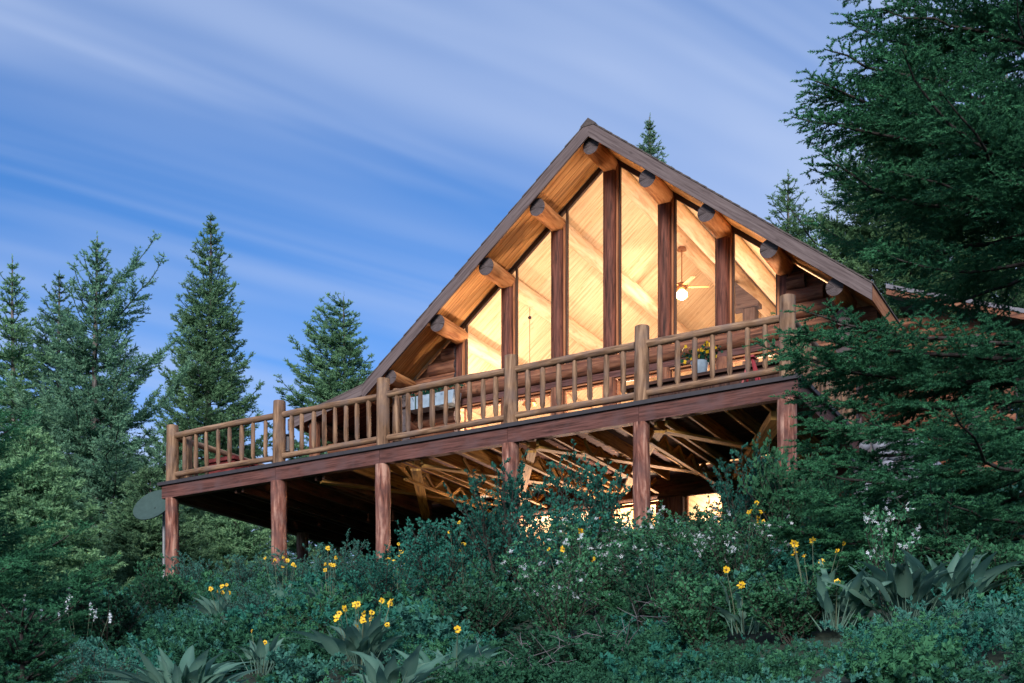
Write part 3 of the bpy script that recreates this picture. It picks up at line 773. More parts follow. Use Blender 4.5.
ln = thing('bird_feeder', (-12.33, 2.97, 1.7), 'dark cylindrical bird feeder hanging from the low porch eave', 'bird feeder')
b = MB(); b.tube([(-12.33, 2.95, pz(XP) - .24), (-12.33, 2.95, 1.62)], .006, 6); b.build('hanger', M['black'], ln)
b = MB(); b.tube([(-12.33, 2.95, 1.64), (-12.33, 2.95, 1.60), (-12.33, 2.95, 1.58)], [.03, .13, .14], 14); b.build('cap', M['black'], ln)
b = MB(); b.tube([(-12.33, 2.95, 1.575), (-12.33, 2.95, 1.25)], .09, 14); b.build('tube', M['black'], ln)
b = MB(); b.tube([(-12.33, 2.95, 1.245), (-12.33, 2.95, 1.22)], [.15, .15], 14); b.build('tray', M['black'], ln)

sd = thing('satellite_dish', (-14.9, 1.5, G(-14.9, 1.5)), 'round grey-green satellite dish on a pole left of the deck corner', 'satellite dish')
nrm = Vector((.15, -.80, .58)).normalized(); qt = nrm.to_track_quat('Z', 'Y').to_matrix()
vv = []; ff = []
for k, rr in enumerate(np.linspace(0.02, .48, 7)):
    for p in np.linspace(0, 2 * pi, 28, endpoint=False):
        v = qt @ Vector((rr * cos(p), rr * sin(p), .45 * rr * rr)); vv.append((v.x - 14.93, v.y + 1.5, v.z + .0))
for k in range(6):
    for j in range(28): ff.append([k * 28 + j, k * 28 + (j + 1) % 28, (k + 1) * 28 + (j + 1) % 28, (k + 1) * 28 + j])
b = MB(); b.add(vv, ff, smooth=True); b.add(np.array(vv) - np.array(nrm) * .02, [f[::-1] for f in ff], smooth=True); b.build('reflector', M['dish'], sd)
b = MB(); b.tube([(-14.78, 1.62, G(-14.9, 1.5) - .1), (-14.78, 1.62, .0)], .035, 10); b.build('pole', M['steel'], sd)
b = MB(); b.beam((-14.93, 1.54, -.03), (-14.78, 1.62, -.05), .08, .08); b.build('mount', M['steel'], sd)

# ------------------------------------------------------------------ foliage generators
def norm(a): return a / (np.linalg.norm(a, axis=-1, keepdims=True) + 1e-9)
def perp(d, g):
    r = g.normal(size=d.shape); r -= d * np.sum(r * d, -1, keepdims=True); return norm(r)
def needles(b, S, D, Ln, per_m, nl, nw, g, tint, m=0, upbias=.25):
    """S,D,Ln: starts, directions, lengths of sprigs; adds triangle needles around them"""
    cnt = np.maximum(2, (Ln * per_m).astype(int)); idx = np.repeat(np.arange(len(S)), cnt)
    t = g.uniform(0, 1, len(idx)); d = D[idx]; base = S[idx] + d * (Ln[idx] * t)[:, None]
    r = perp(d, g); r[:, 2] += upbias; r = norm(r)
    ang = np.where(t > .9, .35, .75)[:, None]
    dirn = norm(d * (1 - ang * .45) + r * ang)
    ln = nl * g.uniform(.75, 1.2, len(idx))[:, None]
    side = norm(np.cross(dirn, r + g.normal(size=r.shape) * .4)) * nw * .5
    V = np.stack([base - side, base + side, base + dirn * ln], 1).reshape(-1, 3)
    Fc = np.arange(len(idx) * 3).reshape(-1, 3)
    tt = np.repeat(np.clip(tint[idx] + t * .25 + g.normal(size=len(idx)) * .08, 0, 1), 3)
    b.add(V, Fc, m, t=tt)

def conifer(name, base, H, Rm, seed, label, mat, group, nwh=34, per=6, twig=.16, sprig=.13, nl=.070, nw=.026, per_m=82,
            droop=.25, up=.35, sparse=0.0, z0=.06, shape=.85, lop=None, lean=0, bark='bark', trunk_r=None, extra=(), tight=False, sprigdens=1.5, irregular=.25, azmask=None):
    g = np.random.default_rng(seed); base = np.array(base, float)
    t_ = thing(name, tuple(base), label, 'tree', group)
    tr = trunk_r or H * .013
    zz = np.linspace(0, 1, 14); tx = lean * zz ** 2 + .02 * H * .15 * np.sin(zz * 7 + seed); ty = .02 * H * .15 * np.cos(zz * 5 + seed)
    def axis(h): return np.array([np.interp(h, zz, tx), np.interp(h, zz, ty), h * H])
    b = MB(); b.tube(base + np.stack([tx, ty, zz * H - .0], 1) + [0, 0, -.15], tr * (1 - zz) ** .8 + .012, 9, wob=.03); b.build('trunk', M[bark], t_)
    limbs = MB(); cr = MB(); S = []; D = []; Ls = []; T = []
    br = []
    for w in range(nwh):
        h = .05 + .95 * ((w + .5 * g.uniform()) / nwh) ** .92
        if h < z0: continue
        if h > .985: continue
        n = max(3, int(per * g.uniform(.7, 1.3)))
        a0 = g.uniform(0, 2 * pi)
        for k in range(n):
            if g.uniform() < sparse: continue
            az = a0 + 2 * pi * k / n + g.normal() * .25
            L = Rm * ((1 - h) ** shape) * (1 + irregular * g.normal())
            L = max(L, .05 + .25 * (1 - h) * Rm); L = min(L, .12 + (1 - h) * H * .55)
            if lop: L *= 1 + lop[1] * cos(az - lop[0])
            if azmask and not azmask(az, h): continue
            br.append((h, az, L, droop * g.uniform(.6, 1.4) * (1 - h * .8), up * g.uniform(.5, 1.5), None))
    for e in extra: br.append(e)
    for h, az, L, dr, u, _ in br:
        h = min(max(h, .02), .985)
        n = max(5, int(L / .25) + 3); s = np.linspace(0, 1, n)
        out = np.array([cos(az), sin(az), 0]); side0 = np.array([-sin(az), cos(az), 0])
        pitch = .45 * h ** 1.5 * 1.6
        pitch = min(pitch, .5) if h > .93 else pitch
        zc = L * (pitch * s - dr * s * (1.6 - s) + u * s ** 3 * .6)
        wob_ = np.cumsum(g.normal(size=n) * .02 * L)
        P = base + axis(h) + out * (L * s)[:, None] + side0 * wob_[:, None] + np.stack([0 * s, 0 * s, zc], 1)
        limbs.tube(P, (.006 + .007 * L) * (1 - s) ** .7 + .004, 5, caps=False)
        # side twigs, second order
        nt_ = max(3, int(L / twig)); tt = np.sort(g.uniform(.12, 1, nt_ * 2)); tt[-3:] = [.93, .97, .995]
        bx = np.stack([np.interp(tt, s, P[:, i]) for i in range(3)], 1)
        tanb = np.gradient(P, axis=0); tb = norm(np.stack([np.interp(tt, s, tanb[:, i]) for i in range(3)], 1))
        sg = np.where(np.arange(len(tt)) % 2, 1, -1)[:, None]
        sd_ = norm(np.cross(tb, [0, 0, 1.0])) * sg
        lt = (np.minimum(.55 * L, .95) * (1 - tt) ** .75 * (.35 + .65 * np.minimum(1, tt / .35)) + .10) * g.uniform(.6, 1.25, len(tt))
        td = norm(tb * .75 + sd_ * .85 + g.normal(size=tb.shape) * .12 + np.array([0, 0, -.10]))
        # sprigs on twigs, third order
        lt = lt * min(1.0, .35 + L * .8)
        ns = np.maximum(1, (lt / sprig * 2 * sprigdens).astype(int)); I = np.repeat(np.arange(len(tt)), ns)
        loc = np.arange(len(I)) - np.repeat(np.cumsum(ns) - ns, ns)
        q = .1 + .86 * (loc + .5) / ns[I]
        sp = bx[I] + td[I] * (lt[I] * q)[:, None] + np.array([0, 0, 1]) * ((u * .25) * lt[I] * q ** 2)[:, None]
        ss = np.where(loc % 2, 1, -1)[:, None]; sv = norm(np.cross(td[I], [0, 0, 1.0]))
        S.append(sp); D.append(norm(td[I] * (1.0 if tight else .8) + ss * sv * .75 + g.normal(size=(len(I), 3)) * (.12 if tight else .22) + np.array([0, 0, (-.12 if tight else .05) - dr * .2])))
        Ls.append((sprig * 1.2 * (1 - q * .45)) * g.uniform(.6, 1.3, len(I)) * min(1.0, .4 + L * .7))
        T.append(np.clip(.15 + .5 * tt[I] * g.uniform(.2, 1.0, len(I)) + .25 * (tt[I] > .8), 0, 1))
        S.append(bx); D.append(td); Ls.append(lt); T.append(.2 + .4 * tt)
        # along the bough itself
        S.append(P[1:-1]); D.append(norm(P[2:] - P[1:-1])); Ls.append(np.linalg.norm(P[2:] - P[1:-1], axis=1)); T.append(np.full(n - 2, .2))
    # leader
    top = base + axis(.93); S.append(np.array([top])); D.append(np.array([[0, 0, 1.0]])); Ls.append(np.array([.07 * H])); T.append(np.array([.6]))
    S = np.vstack(S); D = np.vstack(D); Ls = np.concatenate(Ls); T = np.concatenate(T)
    needles(cr, S, D, Ls, per_m, nl, nw, g, T)
    limbs.build('limbs', M[bark + 'dark'] if bark + 'dark' in M else M['barkdark'], t_)
    cr.build('crown', M[mat], t_)
    return t_

AL = pi + TH                                     # azimuth pointing to the left of the picture
GT = 'conifers around the cabin'
def ctree(px_, zc, ytop, Rm, seed, label, mat='needle', **k):
    x, y = at(px_, zc); z = float(G(x, y)); H = top_z(ytop, zc) - z
    return conifer('conifer', (x, y, z), H, Rm, seed, label, mat, GT, **k)
ctree(14, 36, 255, 2.8, 11, 'tall spruce at the far left edge of the picture', 'needle', nwh=40, per=6, shape=1.0, sparse=.1)
ctree(60, 39, 272, 2.8, 12, 'spruce with its top between the two left trees', 'needle_blue', nwh=40, per=6)
ctree(96, 32, 232, 2.7, 13, 'tall open fir with long upswept branches left of the deck', 'needle_blue', nwh=42, per=6, up=.8, droop=.2, irregular=.32, shape=.95, sparse=.12, extra=[(.82, TH + .2, 1.5, -.5, .7, None), (.74, TH - .2, 1.9, -.25, .7, None), (.62, TH + .3, 2.3, -.1, .6, None), (.88, AL, .5, -.4, .6, None)])
ctree(209, 41, 212, 3.0, 14, 'narrow dense spire shaped spruce above the left deck corner', 'needle', nwh=48, per=7, irregular=.15, up=.5, droop=.15)
ctree(343, 45, 292, 3.4, 15, 'broad fir rising behind the lower left roof', 'needle', nwh=36, per=7, irregular=.2, lop=(pi + TH, .35), shape=.65, z0=.15)
ctree(651, 46, 113, 5.2, 16, 'spruce top showing just right of the roof peak', 'needle', nwh=76, per=7, z0=.62, irregular=.12, shape=1.0)
ctree(790, 43, 170, 4.4, 17, 'spruce top above the right roof slope', 'needle_back', nwh=50, per=6, z0=.5)
ctree(838, 41, 210, 4.2, 18, 'shorter spruce beside the one above the right roof slope', 'needle_back', nwh=44, per=6, z0=.45)
ctree(905, 27, 30, 3.8, 19, 'yellowish fir behind the big spruce above the annex', 'needle_back', nwh=46, per=7, irregular=.35, per_m=60, z0=.25)
ctree(1005, 31, 60, 4.0, 20, 'tall fir far back at the right edge', 'needle_back', nwh=44, per=7, per_m=50, z0=.25)
ctree(150, 30, 470, 2.0, 21, 'low bushy fir left of the satellite dish', 'needle', nwh=20, per=8, shape=.5)
ctree(235, 33, 492, 2.4, 22, 'low fir seen beneath the left part of the deck', 'needle', nwh=20, per=8, shape=.5)
ctree(30, 26, 430, 2.4, 23, 'dark low fir at the left edge below the tall spruces', 'needle', nwh=24, per=8, shape=.5)
# the big spruce close by on the right
x, y = at(1062, 11.0); z = float(G(x, y))
AL = pi + TH                                     # azimuth pointing to the left of the picture
def hh(py_): return (top_z(py_, 11.0) - z) / 13.0
ex = []
for py_, reach, da, dr, u in ((385, 2.62, .05, .02, .10), (172, 2.45, .05, .0, .10), (126, 2.38, -.1, .02, .05), (60, 1.75, .1, .0, .1),
                             (40, 1.65, -.3, 0, .1), (470, 2.3, .1, .06, .1), (500, 2.2, -.2, .1, .1), (215, 1.8, .2, .05, .1), (440, 2.1, .3, .15, .1), (470, 2.5, -.1, .15, .15), (495, 2.65, .12, .2, .15), (515, 2.7, -.05, .2, .15), (530, 2.6, .0, .1, .1), (560, 2.2, .15, .2, .1), (585, 2.3, -.1, .2, .1), (610, 2.1, .05, .2, .1), (555, 2.2, -.5, .2, .1), (600, 2.0, .5, .2, .1), (575, 1.9, -.8, .15, .1), (490, 2.0, -.6, .15, .1), (520, 1.9, .6, .15, .1)):
    ex.append((hh(py_), AL + da, reach, dr, u, None))
for py_, reach, da, dr, u in ((345, 2.65, .08, .08, .12), (362, 2.80, -.03, .06, .10), (378, 2.70, .12, .10, .12), (398, 2.60, -.1, .12, .12), (420, 2.45, .05, .14, .1), (135, 2.55, .1, .02, .08), (150, 2.6, -.06, .02, .05), (110, 2.4, .2, 0, .05), (432, 2.5, -.2, .14, .1)):
    ex.append((hh(py_), AL + da, reach * .97, dr, u, None))
ex = [(h, a, L * .97, d, u, n) for h, a, L, d, u, n in ex]
gm = np.random.default_rng(5)
def near_mask(az, h):
    if h > .68 or cos(az - AL) < -.35: return False
    if hh(470) < h < hh(265) and cos(az - AL) > .35 and gm.uniform() < .88: return False
    return True
conifer('spruce_tree', (x, y, z), 13.0, 2.35, 31, 'big dark spruce close by on the right with long sweeping boughs', 'needle_near', None,
        nwh=40, per=8, sparse=.12, twig=.105, sprig=.14, sprigdens=1.0, nl=.026, nw=.0105, per_m=320, tight=True, droop=.22, up=.3, z0=.05, shape=.62, bark='barkdark', extra=ex,
        azmask=near_mask, irregular=.18)
# young fir in the lower left corner and boughs reaching in from the left
x, y = at(22, 8.6); z = float(G(x, y))
conifer('young_fir', (x, y, z), top_z(612, 8.6) - z, .62, 41, 'young fir with pale fresh tips in the lower left corner', 'needle_near', None,
        nwh=11, per=8, twig=.05, sprig=.06, nl=.022, nw=.007, per_m=280, droop=.05, up=.2, shape=.45, z0=.08, bark='barkdark')
x, y = at(-105, 13.0); z = float(G(x, y))
conifer('spruce_tree', (x, y, z), top_z(240, 13) - z, 1.85, 42, 'spruce at the left edge reaching in with blue green boughs', 'needle_near', None,
        nwh=30, per=8, twig=.09, sprig=.10, nl=.032, nw=.010, per_m=170, shape=.7, bark='barkdark', azmask=lambda az, h: cos(az - TH) > -.3)

# ------------------------------------------------------------------ shrubs
def leaves(b, P, D, ln, wd, g, tint, m=0):
    r = perp(D, g) ; n = len(P)
    L = (ln * 1.3 * g.uniform(.6, 1.25, n))[:, None]; W = (wd * 1.45 * g.uniform(.7, 1.2, n))[:, None]
    up = np.cross(D, r) * L * .12
    V = np.stack([P, P + D * L * .5 + r * W * .5 - up, P + D * L, P + D * L * .5 - r * W * .5 - up], 1).reshape(-1, 3)
    b.add(V, np.arange(n * 4).reshape(-1, 4), m, t=np.repeat(tint, 4))
def bush_arrays(g, H, Rr, ns, shoots, per, spread=.55):
    """returns stem polylines, leaf positions, directions, tints and tips"""
    st_, LP, LD, LT, TP = [], [], [], [], []
    for i in range(ns):
        a = g.uniform(0, 2 * pi); o = spread * g.uniform(.1, 1) ** .6; h = H * g.uniform(.6, 1.08) * (1 - .25 * o)
        s = np.linspace(0, 1, 6)
        r = Rr * o * (s ** 1.3) * 1.7
        P = np.stack([np.cos(a) * r + g.normal() * .03 * Rr, np.sin(a) * r + g.normal() * .03 * Rr, h * s], 1)
        P[1:] += np.cumsum(g.normal(size=(5, 3)) * .025 * H, 0)
        st_.append(P)
        m_ = int(shoots * g.uniform(.7, 1.3)); t = g.uniform(.22, 1, m_); t[0] = 1
        B = np.stack([np.interp(t, s, P[:, k]) for k in range(3)], 1)
        aa = g.uniform(0, 2 * pi, m_); d = norm(np.stack([np.cos(aa), np.sin(aa), g.uniform(.3, 1.5, m_)], 1))
        L = H * .22 * g.uniform(.5, 1.2, m_) * (1.2 - .5 * t)
        for k in range(m_):
            q = g.uniform(.1, 1, per); P2 = B[k] + d[k] * (L[k] * q)[:, None]
            dd = norm(perp(np.tile(d[k], (per, 1)), g) * .9 + d[k] * .6 + np.array([0, 0, .25]))
            LP.append(P2); LD.append(dd); hz = np.clip(P2[:, 2] / H, 0, 1)
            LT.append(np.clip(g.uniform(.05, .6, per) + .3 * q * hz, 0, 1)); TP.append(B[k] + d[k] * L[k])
            st_.append(np.array([B[k], B[k] + d[k] * L[k] * .95]))
    return st_, np.vstack(LP), np.vstack(LD), np.concatenate(LT), np.array(TP)
def shrub_proto(seed, H, Rr, ns, shoots, per, ll, lw, mat, name='shrub', bloom=None, nb=40, spread=.55):
    g = np.random.default_rng(seed); st_, P, D, T, TP = bush_arrays(g, H, Rr, ns, shoots, per, spread)
    t_ = empty(name, (0, 0, 0), 'x', 'shrub')
    b = MB()
    for q in st_: b.tube(q, np.linspace(.009 if len(q) > 2 else .004, .002, len(q)), 4, caps=False)
    b.build('stems', M['stem'], t_)
    b = MB(); leaves(b, P, D, ll, lw, g, T); b.build('foliage', M[mat], t_)
    if bloom:
        b = MB(); tp = TP[TP[:, 2] > H * .45]; tp = tp[g.permutation(len(tp))[:nb]]
        for p in tp:
            for _ in range(6):
                c = p + g.normal(size=3) * .022; k = g.normal(size=(2, 3)); k = norm(k); s_ = .0125
                for a in range(5):
                    v1 = cos(a * 1.257) * k[0] + sin(a * 1.257) * k[1]; v2 = cos(a * 1.257 + .6) * k[0] + sin(a * 1.257 + .6) * k[1]
                    b.add([c, c + v1 * s_ * 1.2, c + (v1 + v2) * s_, c + v2 * s_ * 1.2], [[0, 1, 2, 3]])
        b.build('blossoms', M[bloom], t_)
    return t_
protos = {
    'dense': shrub_proto(101, 1.3, .62, 42, 13, 17, .030, .018, 'leafteal'),
    'sage': shrub_proto(102, .9, .55, 46, 12, 18, .026, .010, 'sage'),
    'dark': shrub_proto(103, 1.1, .70, 34, 12, 15, .036, .024, 'leafdark'),
    'green': shrub_proto(104, .9, .65, 34, 12, 15, .034, .024, 'leaf'),
    'white': shrub_proto(105, 1.25, .70, 34, 12, 13, .032, .022, 'leaf', bloom='white', nb=48),
    'airy': shrub_proto(106, 1.0, .50, 16, 8, 11, .032, .022, 'leaf', bloom='white', nb=18),
}
used = set()
def put(kind, px_, zc, h, w, label, group=None, dz=0):
    src = protos[kind]; x, y = at(px_, zc); z = float(G(x, y)) - .06 + dz
    H0 = {'dense': 1.3, 'sage': .9, 'dark': 1.1, 'green': .9, 'white': 1.25, 'airy': 1.0}[kind]
    sc = (w, w, h / H0); rz = random.uniform(0, 6.28)
    if kind not in used:
        used.add(kind); src.location = (x, y, z); src.rotation_euler = (0, 0, rz); src.scale = sc; src['label'] = label
        if group: src['group'] = group
        return src
    return copy_thing(src, (x, y, z), label, group, rz, sc)
GS = 'shrubs on the slope below the deck'
SH = [
 ('dense', 505, 14.6, 1.62, 1.0, 'tallest blue green shrub just right of the deck post under the middle beam'),
 ('dense', 585, 14.4, 1.58, 1.0, 'tall pointed blue green shrub left of the brightly lit lower windows'),
 ('dense', 440, 15.2, 1.32, 1.0, 'blue green shrub rising right of the third deck post'),
 ('dense', 550, 13.2, 1.22, .9, 'rounded blue green shrub in front of the two tall pointed ones'),
 ('dense', 385, 14.2, .98, .9, 'blue green shrub below the third deck post'),
 ('sage', 340, 17.5, .95, .9, 'silvery sage bush under the dark left part of the deck'),
 ('sage', 295, 19.5, .85, .9, 'silvery sage bush at the foot of the second deck post'),
 ('sage', 245, 20.5, .85, .9, 'silvery sage bush between the first two deck posts'),
 ('sage', 195, 22.0, .9, .9, 'silvery sage bush at the foot of the leftmost deck post'),
 ('white', 640, 14.2, .88, .95, 'white flowering shrub in front of the fifth deck post'),
 ('white', 600, 12.6, .95, .95, 'white flowering shrub lower down the slope in the centre'),
 ('white', 690, 13.0, .78, .9, 'white flowering shrub below the small lit lower window'),
 ('white', 560, 11.3, .95, .8, 'low white flowering shrub nearest the bottom in the centre'),
 ('white', 735, 11.6, .95, .8, 'white flowering shrub at lower right of centre'),
 ('dark', 712, 15.0, .80, .8, 'dark rounded shrub in front of the small lit lower window'),
 ('dense', 752, 14.0, 1.38, .8, 'leafy shrub climbing beside the right corner post'),
 ('green', 790, 13.6, 1.40, .95, 'green shrub at the foot of the right corner post'),
 ('green', 845, 13.0, 1.15, .95, 'green shrub between corner post and big spruce'),
 ('dark', 660, 10.8, .85, .9, 'dark tangled shrub in the lower centre'),
 ('green', 700, 9.6, .62, .8, 'low bright green shrub at the bottom right of centre'),
 ('green', 790, 9.2, .58, .8, 'low green shrub at the bottom left of the big leaved plants'),
 ('airy', 885, 9.9, .85, .75, 'thin white flowering sprig bush before the dark spruce'),
 ('dark', 480, 11.5, .72, .8, 'low dark shrub right of the yellow flowers'),
 ('green', 320, 12.5, .72, .8, 'low green shrub left of the yellow flowers'),
 ('sage', 260, 14.5, .75, .9, 'grey green bush above the big leaved plant on the left'),
 ('dark', 110, 14.5, 1.1, 1.0, 'dark green shrub at left with shade beneath'),
 ('green', 60, 15.0, 1.2, 1.0, 'tall green shrub among the left firs'),
 ('green', 165, 17.5, 1.05, .95, 'green shrub left of the first deck post'),
 ('sage', 95, 10.2, .62, .8, 'low grey green bush beside the young fir'),
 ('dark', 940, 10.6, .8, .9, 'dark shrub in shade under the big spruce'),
 ('green', 1000, 9.4, .62, .8, 'low green shrub in the bottom right corner'),
 ('green', 410, 9.6, .42, .7, 'very low green shrub at the bottom left of centre'),
 ('dark', 560, 9.3, .42, .8, 'very low dark shrub at the bottom centre'),
 ('sage', 205, 9.5, .42, .7, 'small grey green bush under the big leaves on the left'),
]
for k, px_, zc, h, w, lb in SH: put(k, px_, zc, h, w, lb, GS)

# undergrowth: nobody could count it
def undergrowth():
    g = np.random.default_rng(77); src = []
    for s, (ll, lw) in enumerate(((.028, .014), (.034, .020), (.024, .010))):
        _, P, D, T, _ = bush_arrays(np.random.default_rng(300 + s), .45, .42, 18, 8, 12, .8); src.append((P, D, T, ll, lw))
    bs = [MB(), MB(), MB(), MB()]
    n = 0
    for zc in np.concatenate([np.arange(6.2, 11.5, .27), np.arange(11.5, 27, .42)]):
        w = zc * 1100 / F_PX; cnt = int(w / (.36 if zc < 11.5 else .55))
        for j in range(cnt):
            px_ = -40 + 1104 * (j + g.uniform(0, 1)) / cnt; z_ = zc + g.uniform(-.2, .2); x, y = at(px_, z_)
            if y > 2.2 and x > -13 : continue
            nb_ = any((x - bx) ** 2 + (y - by) ** 2 < .20 or (x - bx - .2) ** 2 + (y - by + .5) ** 2 < .22 for bx, by in BXY)
            P, D, T, ll, lw = src[g.integers(3)]; a = g.uniform(0, 6.28); R_ = np.array([[cos(a), -sin(a), 0], [sin(a), cos(a), 0], [0, 0, 1]])
            sc = g.uniform(.7, 1.25) * (.68 if zc < 11.5 else 1) * (.45 if nb_ else 1); keep = g.uniform(size=len(P)) < (1.0 if zc < 16 else .6)
            lsz = g.uniform(.6, 1.55); Q = (P[keep] @ R_.T) * sc + [x, y, float(G(x, y)) - .05]
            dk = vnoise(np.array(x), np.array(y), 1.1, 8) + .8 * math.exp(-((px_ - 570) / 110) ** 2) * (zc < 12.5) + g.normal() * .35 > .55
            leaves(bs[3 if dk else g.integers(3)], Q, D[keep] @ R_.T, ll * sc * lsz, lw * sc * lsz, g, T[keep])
    for b_, m in zip(bs, ('leafteal', 'leaf', 'sage')):
        pass
    B = MB()
    for k_, b_ in enumerate(bs):
        off = 0
        for v, f, t in zip(b_.v, b_.f, b_.t): B.add(v, f - f.min(), k_, t=t)
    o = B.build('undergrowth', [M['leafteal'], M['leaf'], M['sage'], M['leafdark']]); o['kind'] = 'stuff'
    o['label'] = 'low leafy undergrowth covering the slope'; o['category'] = 'undergrowth'

# broad leaved balsamroot clumps
def balsam(base, n, ll, seed, label, blooms=0, hs=.5, lean=0):
    g = np.random.default_rng(seed); x, y, z = base
    t_ = thing('balsamroot_plant', base, label, 'plant', 'big leaved plants on the slope')
    b = MB()
    for i in range(n):
        a = g.uniform(0, 2 * pi); tilt = g.uniform(.05, .78); L = 1.2 * ll * g.uniform(.65, 1.15); pet = L * g.uniform(.5, .8)
        d = np.array([cos(a) * sin(tilt), sin(a) * sin(tilt), cos(tilt)]); side = np.array([-sin(a), cos(a), 0]); nr = np.cross(side, d)
        tw = g.normal() * .5; side, nr = side * cos(tw) + nr * sin(tw), nr * cos(tw) - side * sin(tw)
        p0 = np.array([x, y, z]) + np.array([cos(a), sin(a), 0]) * g.uniform(.02, .14)
        s = np.linspace(0, 1, 8); W = L * .185 * np.array([.35, 1.0, .98, .85, .66, .45, .22, .0]) * g.uniform(.8, 1.2)
        bend = g.uniform(.15, .85)
        C = p0 + d * (pet + L * s)[:, None] + np.array([cos(a), sin(a), -.6])[None] * (bend * L * s ** 2.2)[:, None]
        cup = .25 * W; wavy = g.normal(size=8) * .004
        Lf = C - side * W[:, None] + nr * (cup + wavy)[:, None]; Rt = C + side * W[:, None] + nr * (cup - wavy)[:, None]
        V = np.stack([Lf, C, Rt], 1).reshape(-1, 3); f = []
        for k in range(7): f += [[3 * k, 3 * k + 1, 3 * k + 4, 3 * k + 3], [3 * k + 1, 3 * k + 2, 3 * k + 5, 3 * k + 4]]
        tt = np.tile([.35, .75, .35], 8) * g.uniform(.5, 1.1)
        b.add(V, f, 0, t=np.clip(tt, 0, 1), smooth=True)
        b.tube([p0, p0 + d * pet * .5, C[1]], [.006, .005, .004], 4, caps=False, t=.8)
    b.build('leaves', M['balsam'], t_)
    for i in range(int(blooms * 1.1)):
        a = g.uniform(0, 2 * pi); r = g.uniform(.02, .30); h = hs * g.uniform(.75, 1.15)
        p = np.array([x + cos(a) * r * .4, y + sin(a) * r * .4, z]); q = np.array([x + cos(a) * r, y + sin(a) * r, z + h])
        b = MB(); b.tube([p, (p + q) / 2 + [0, 0, .03], q], [.005, .004, .003], 4, caps=False); sm_ = sub(b.build('flower_stalk', M['gstem'], t_))
        fn = norm(np.array([g.normal() * .5 + .3, g.normal() * .4 - .9, .35 + g.normal() * .3])); e1 = perp(fn[None], g)[0]; e2 = np.cross(fn, e1)
        b = MB(); rp = g.uniform(.022, .038)
        for k in range(12):
            if g.uniform() < .12: continue
            a2 = k * 2 * pi / 12 + g.normal() * .15; dr = e1 * cos(a2) + e2 * sin(a2); sd_ = np.cross(fn, dr)
            dr2 = dr + fn * g.uniform(-.6, .45)
            b.add([q + dr * .006, q + dr2 * rp * .55 + sd_ * .012, q + dr2 * rp, q + dr2 * rp * .55 - sd_ * .012], [[0, 1, 2, 3]], 0)
        uvs(b, q + fn * .003, .009, .007, 8, 4, 1)
        b.build('blossom', [M['petal'], M['brass']], sm_)
    return t_
BL = [
 (185, 9.6, 26, .34, 'large clump of broad grey green leaves at lower left with one yellow flower', 2, .20),
 (360, 10.8, 20, .28, 'leafy clump under the densest bunch of yellow flowers', 17, .52),
 (455, 10.0, 20, .26, 'leafy clump right of the bunch of yellow flowers with one bloom', 2, .45),
 (385, 8.6, 9, .26, 'small clump of broad leaves at the bottom edge left of centre', 0, .2),
 (905, 8.9, 20, .30, 'clump of broad leaves in the lower right corner', 0, .3),
 (950, 9.1, 18, .32, 'tall upright leaf clump at lower right before the dark spruce', 0, .3),
 (835, 9.0, 10, .26, 'small leaf clump left of the ones at lower right', 1, .35),
 (330, 15.5, 14, .30, 'feathery leafy clump under the dark deck with a few yellow heads', 6, .85),
 (282, 17.8, 10, .26, 'clump with yellow heads at the foot of the second deck post', 7, .75),
 (225, 16.0, 14, .28, 'clump with small yellow heads right of the first deck post', 6, .55),
 (396, 16.2, 8, .24, 'clump with yellow heads at the foot of the third deck post', 9, .80),
 (575, 12.2, 8, .24, 'clump with scattered yellow heads among the central shrubs', 5, .75),
 (755, 13.6, 8, .22, 'clump with a row of yellow heads below the right corner post', 11, .62),
 (815, 10.8, 8, .22, 'clump with a tall bunch of yellow heads left of the big spruce', 9, .55),
 (470, 15.0, 8, .22, 'clump with yellow heads before the dark space under the deck', 5, 1.0),
 (745, 9.4, 6, .22, 'clump with a single yellow flower near the bottom right of centre', 2, .50),
 (262, 10.9, 8, .22, 'clump with one yellow flower right of the large leaf clump', 2, .35),
]
BXY = [at(q[0], q[1]) for q in BL]
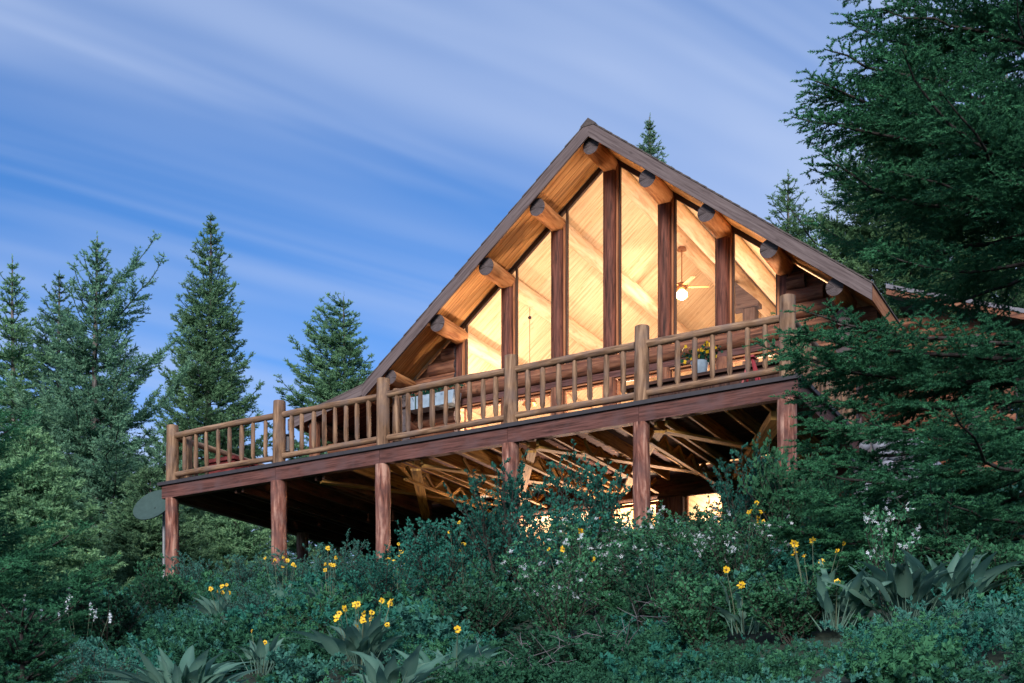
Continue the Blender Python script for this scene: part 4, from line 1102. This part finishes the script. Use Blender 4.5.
undergrowth()
for i, (px_, zc, n, ll, lb, nb, hs) in enumerate(BL):
    x, y = at(px_, zc); balsam((x, y, float(G(x, y)) + .06), int(n * 2.4), ll * .92, 500 + i, lb, nb, hs)

# lupine-like pale spikes at left
for i, (px_, zc, h, lb) in enumerate(((82, 13.2, 1.02, 'pale flower spikes among the shrubs left of the deck'), (30, 13.0, 1.1, 'pale flower spikes at the left edge above the young fir'))):
    x, y = at(px_, zc); z = float(G(x, y)); t_ = thing('spike_flower_plant', (x, y, z), lb, 'plant', 'pale spiked flowers')
    g = np.random.default_rng(900 + i)
    for k in range(5):
        q = np.array([x + g.normal() * .22, y + g.normal() * .15, z + h * g.uniform(.8, 1.05)])
        b = MB(); b.tube([(x, y, z), (q + np.array([x, y, z])) / 2, q], [.005, .004, .003], 4, caps=False); s_ = sub(b.build('flower_stalk', M['gstem'], t_))
        b = MB(); flowers(b, q + np.array([0, 0, -.04]), (.008, .008, .035), 34, 0, .012); b.build('blossom', M['white'], s_)
# dead twigs
for i, (px_, zc, lb) in enumerate(((625, 9.3, 'bare grey dead branches at the bottom centre'), (530, 9.0, 'bare grey twigs at the bottom left of centre'), (690, 10.2, 'thin bare twigs reaching up in the lower centre'))):
    x, y = at(px_, zc); z = float(G(x, y)); g = np.random.default_rng(950 + i)
    b = MB()
    for k in range(7):
        a = g.uniform(0, 6.28); L = g.uniform(.25, .65); s = np.linspace(0, 1, 6); el = g.uniform(.2, .9)
        P = np.array([x, y, z + .15]) + np.stack([cos(a) * L * s, sin(a) * L * s * .6, el * L * s - .3 * L * s ** 2], 1) + np.cumsum(g.normal(size=(6, 3)) * .018, 0)
        b.tube(P, np.linspace(.005, .0015, 6), 5, caps=False)
        for j in (2, 3, 4):
            d = g.normal(size=3) * .08; b.tube([P[j], P[j] + d, P[j] + d * 1.8 + g.normal(size=3) * .02], [.003, .002, .0015], 4, caps=False)
    o = b.build('dead_branch', M['deadwood']); props(o, lb, 'branch', 'dead twigs on the slope')
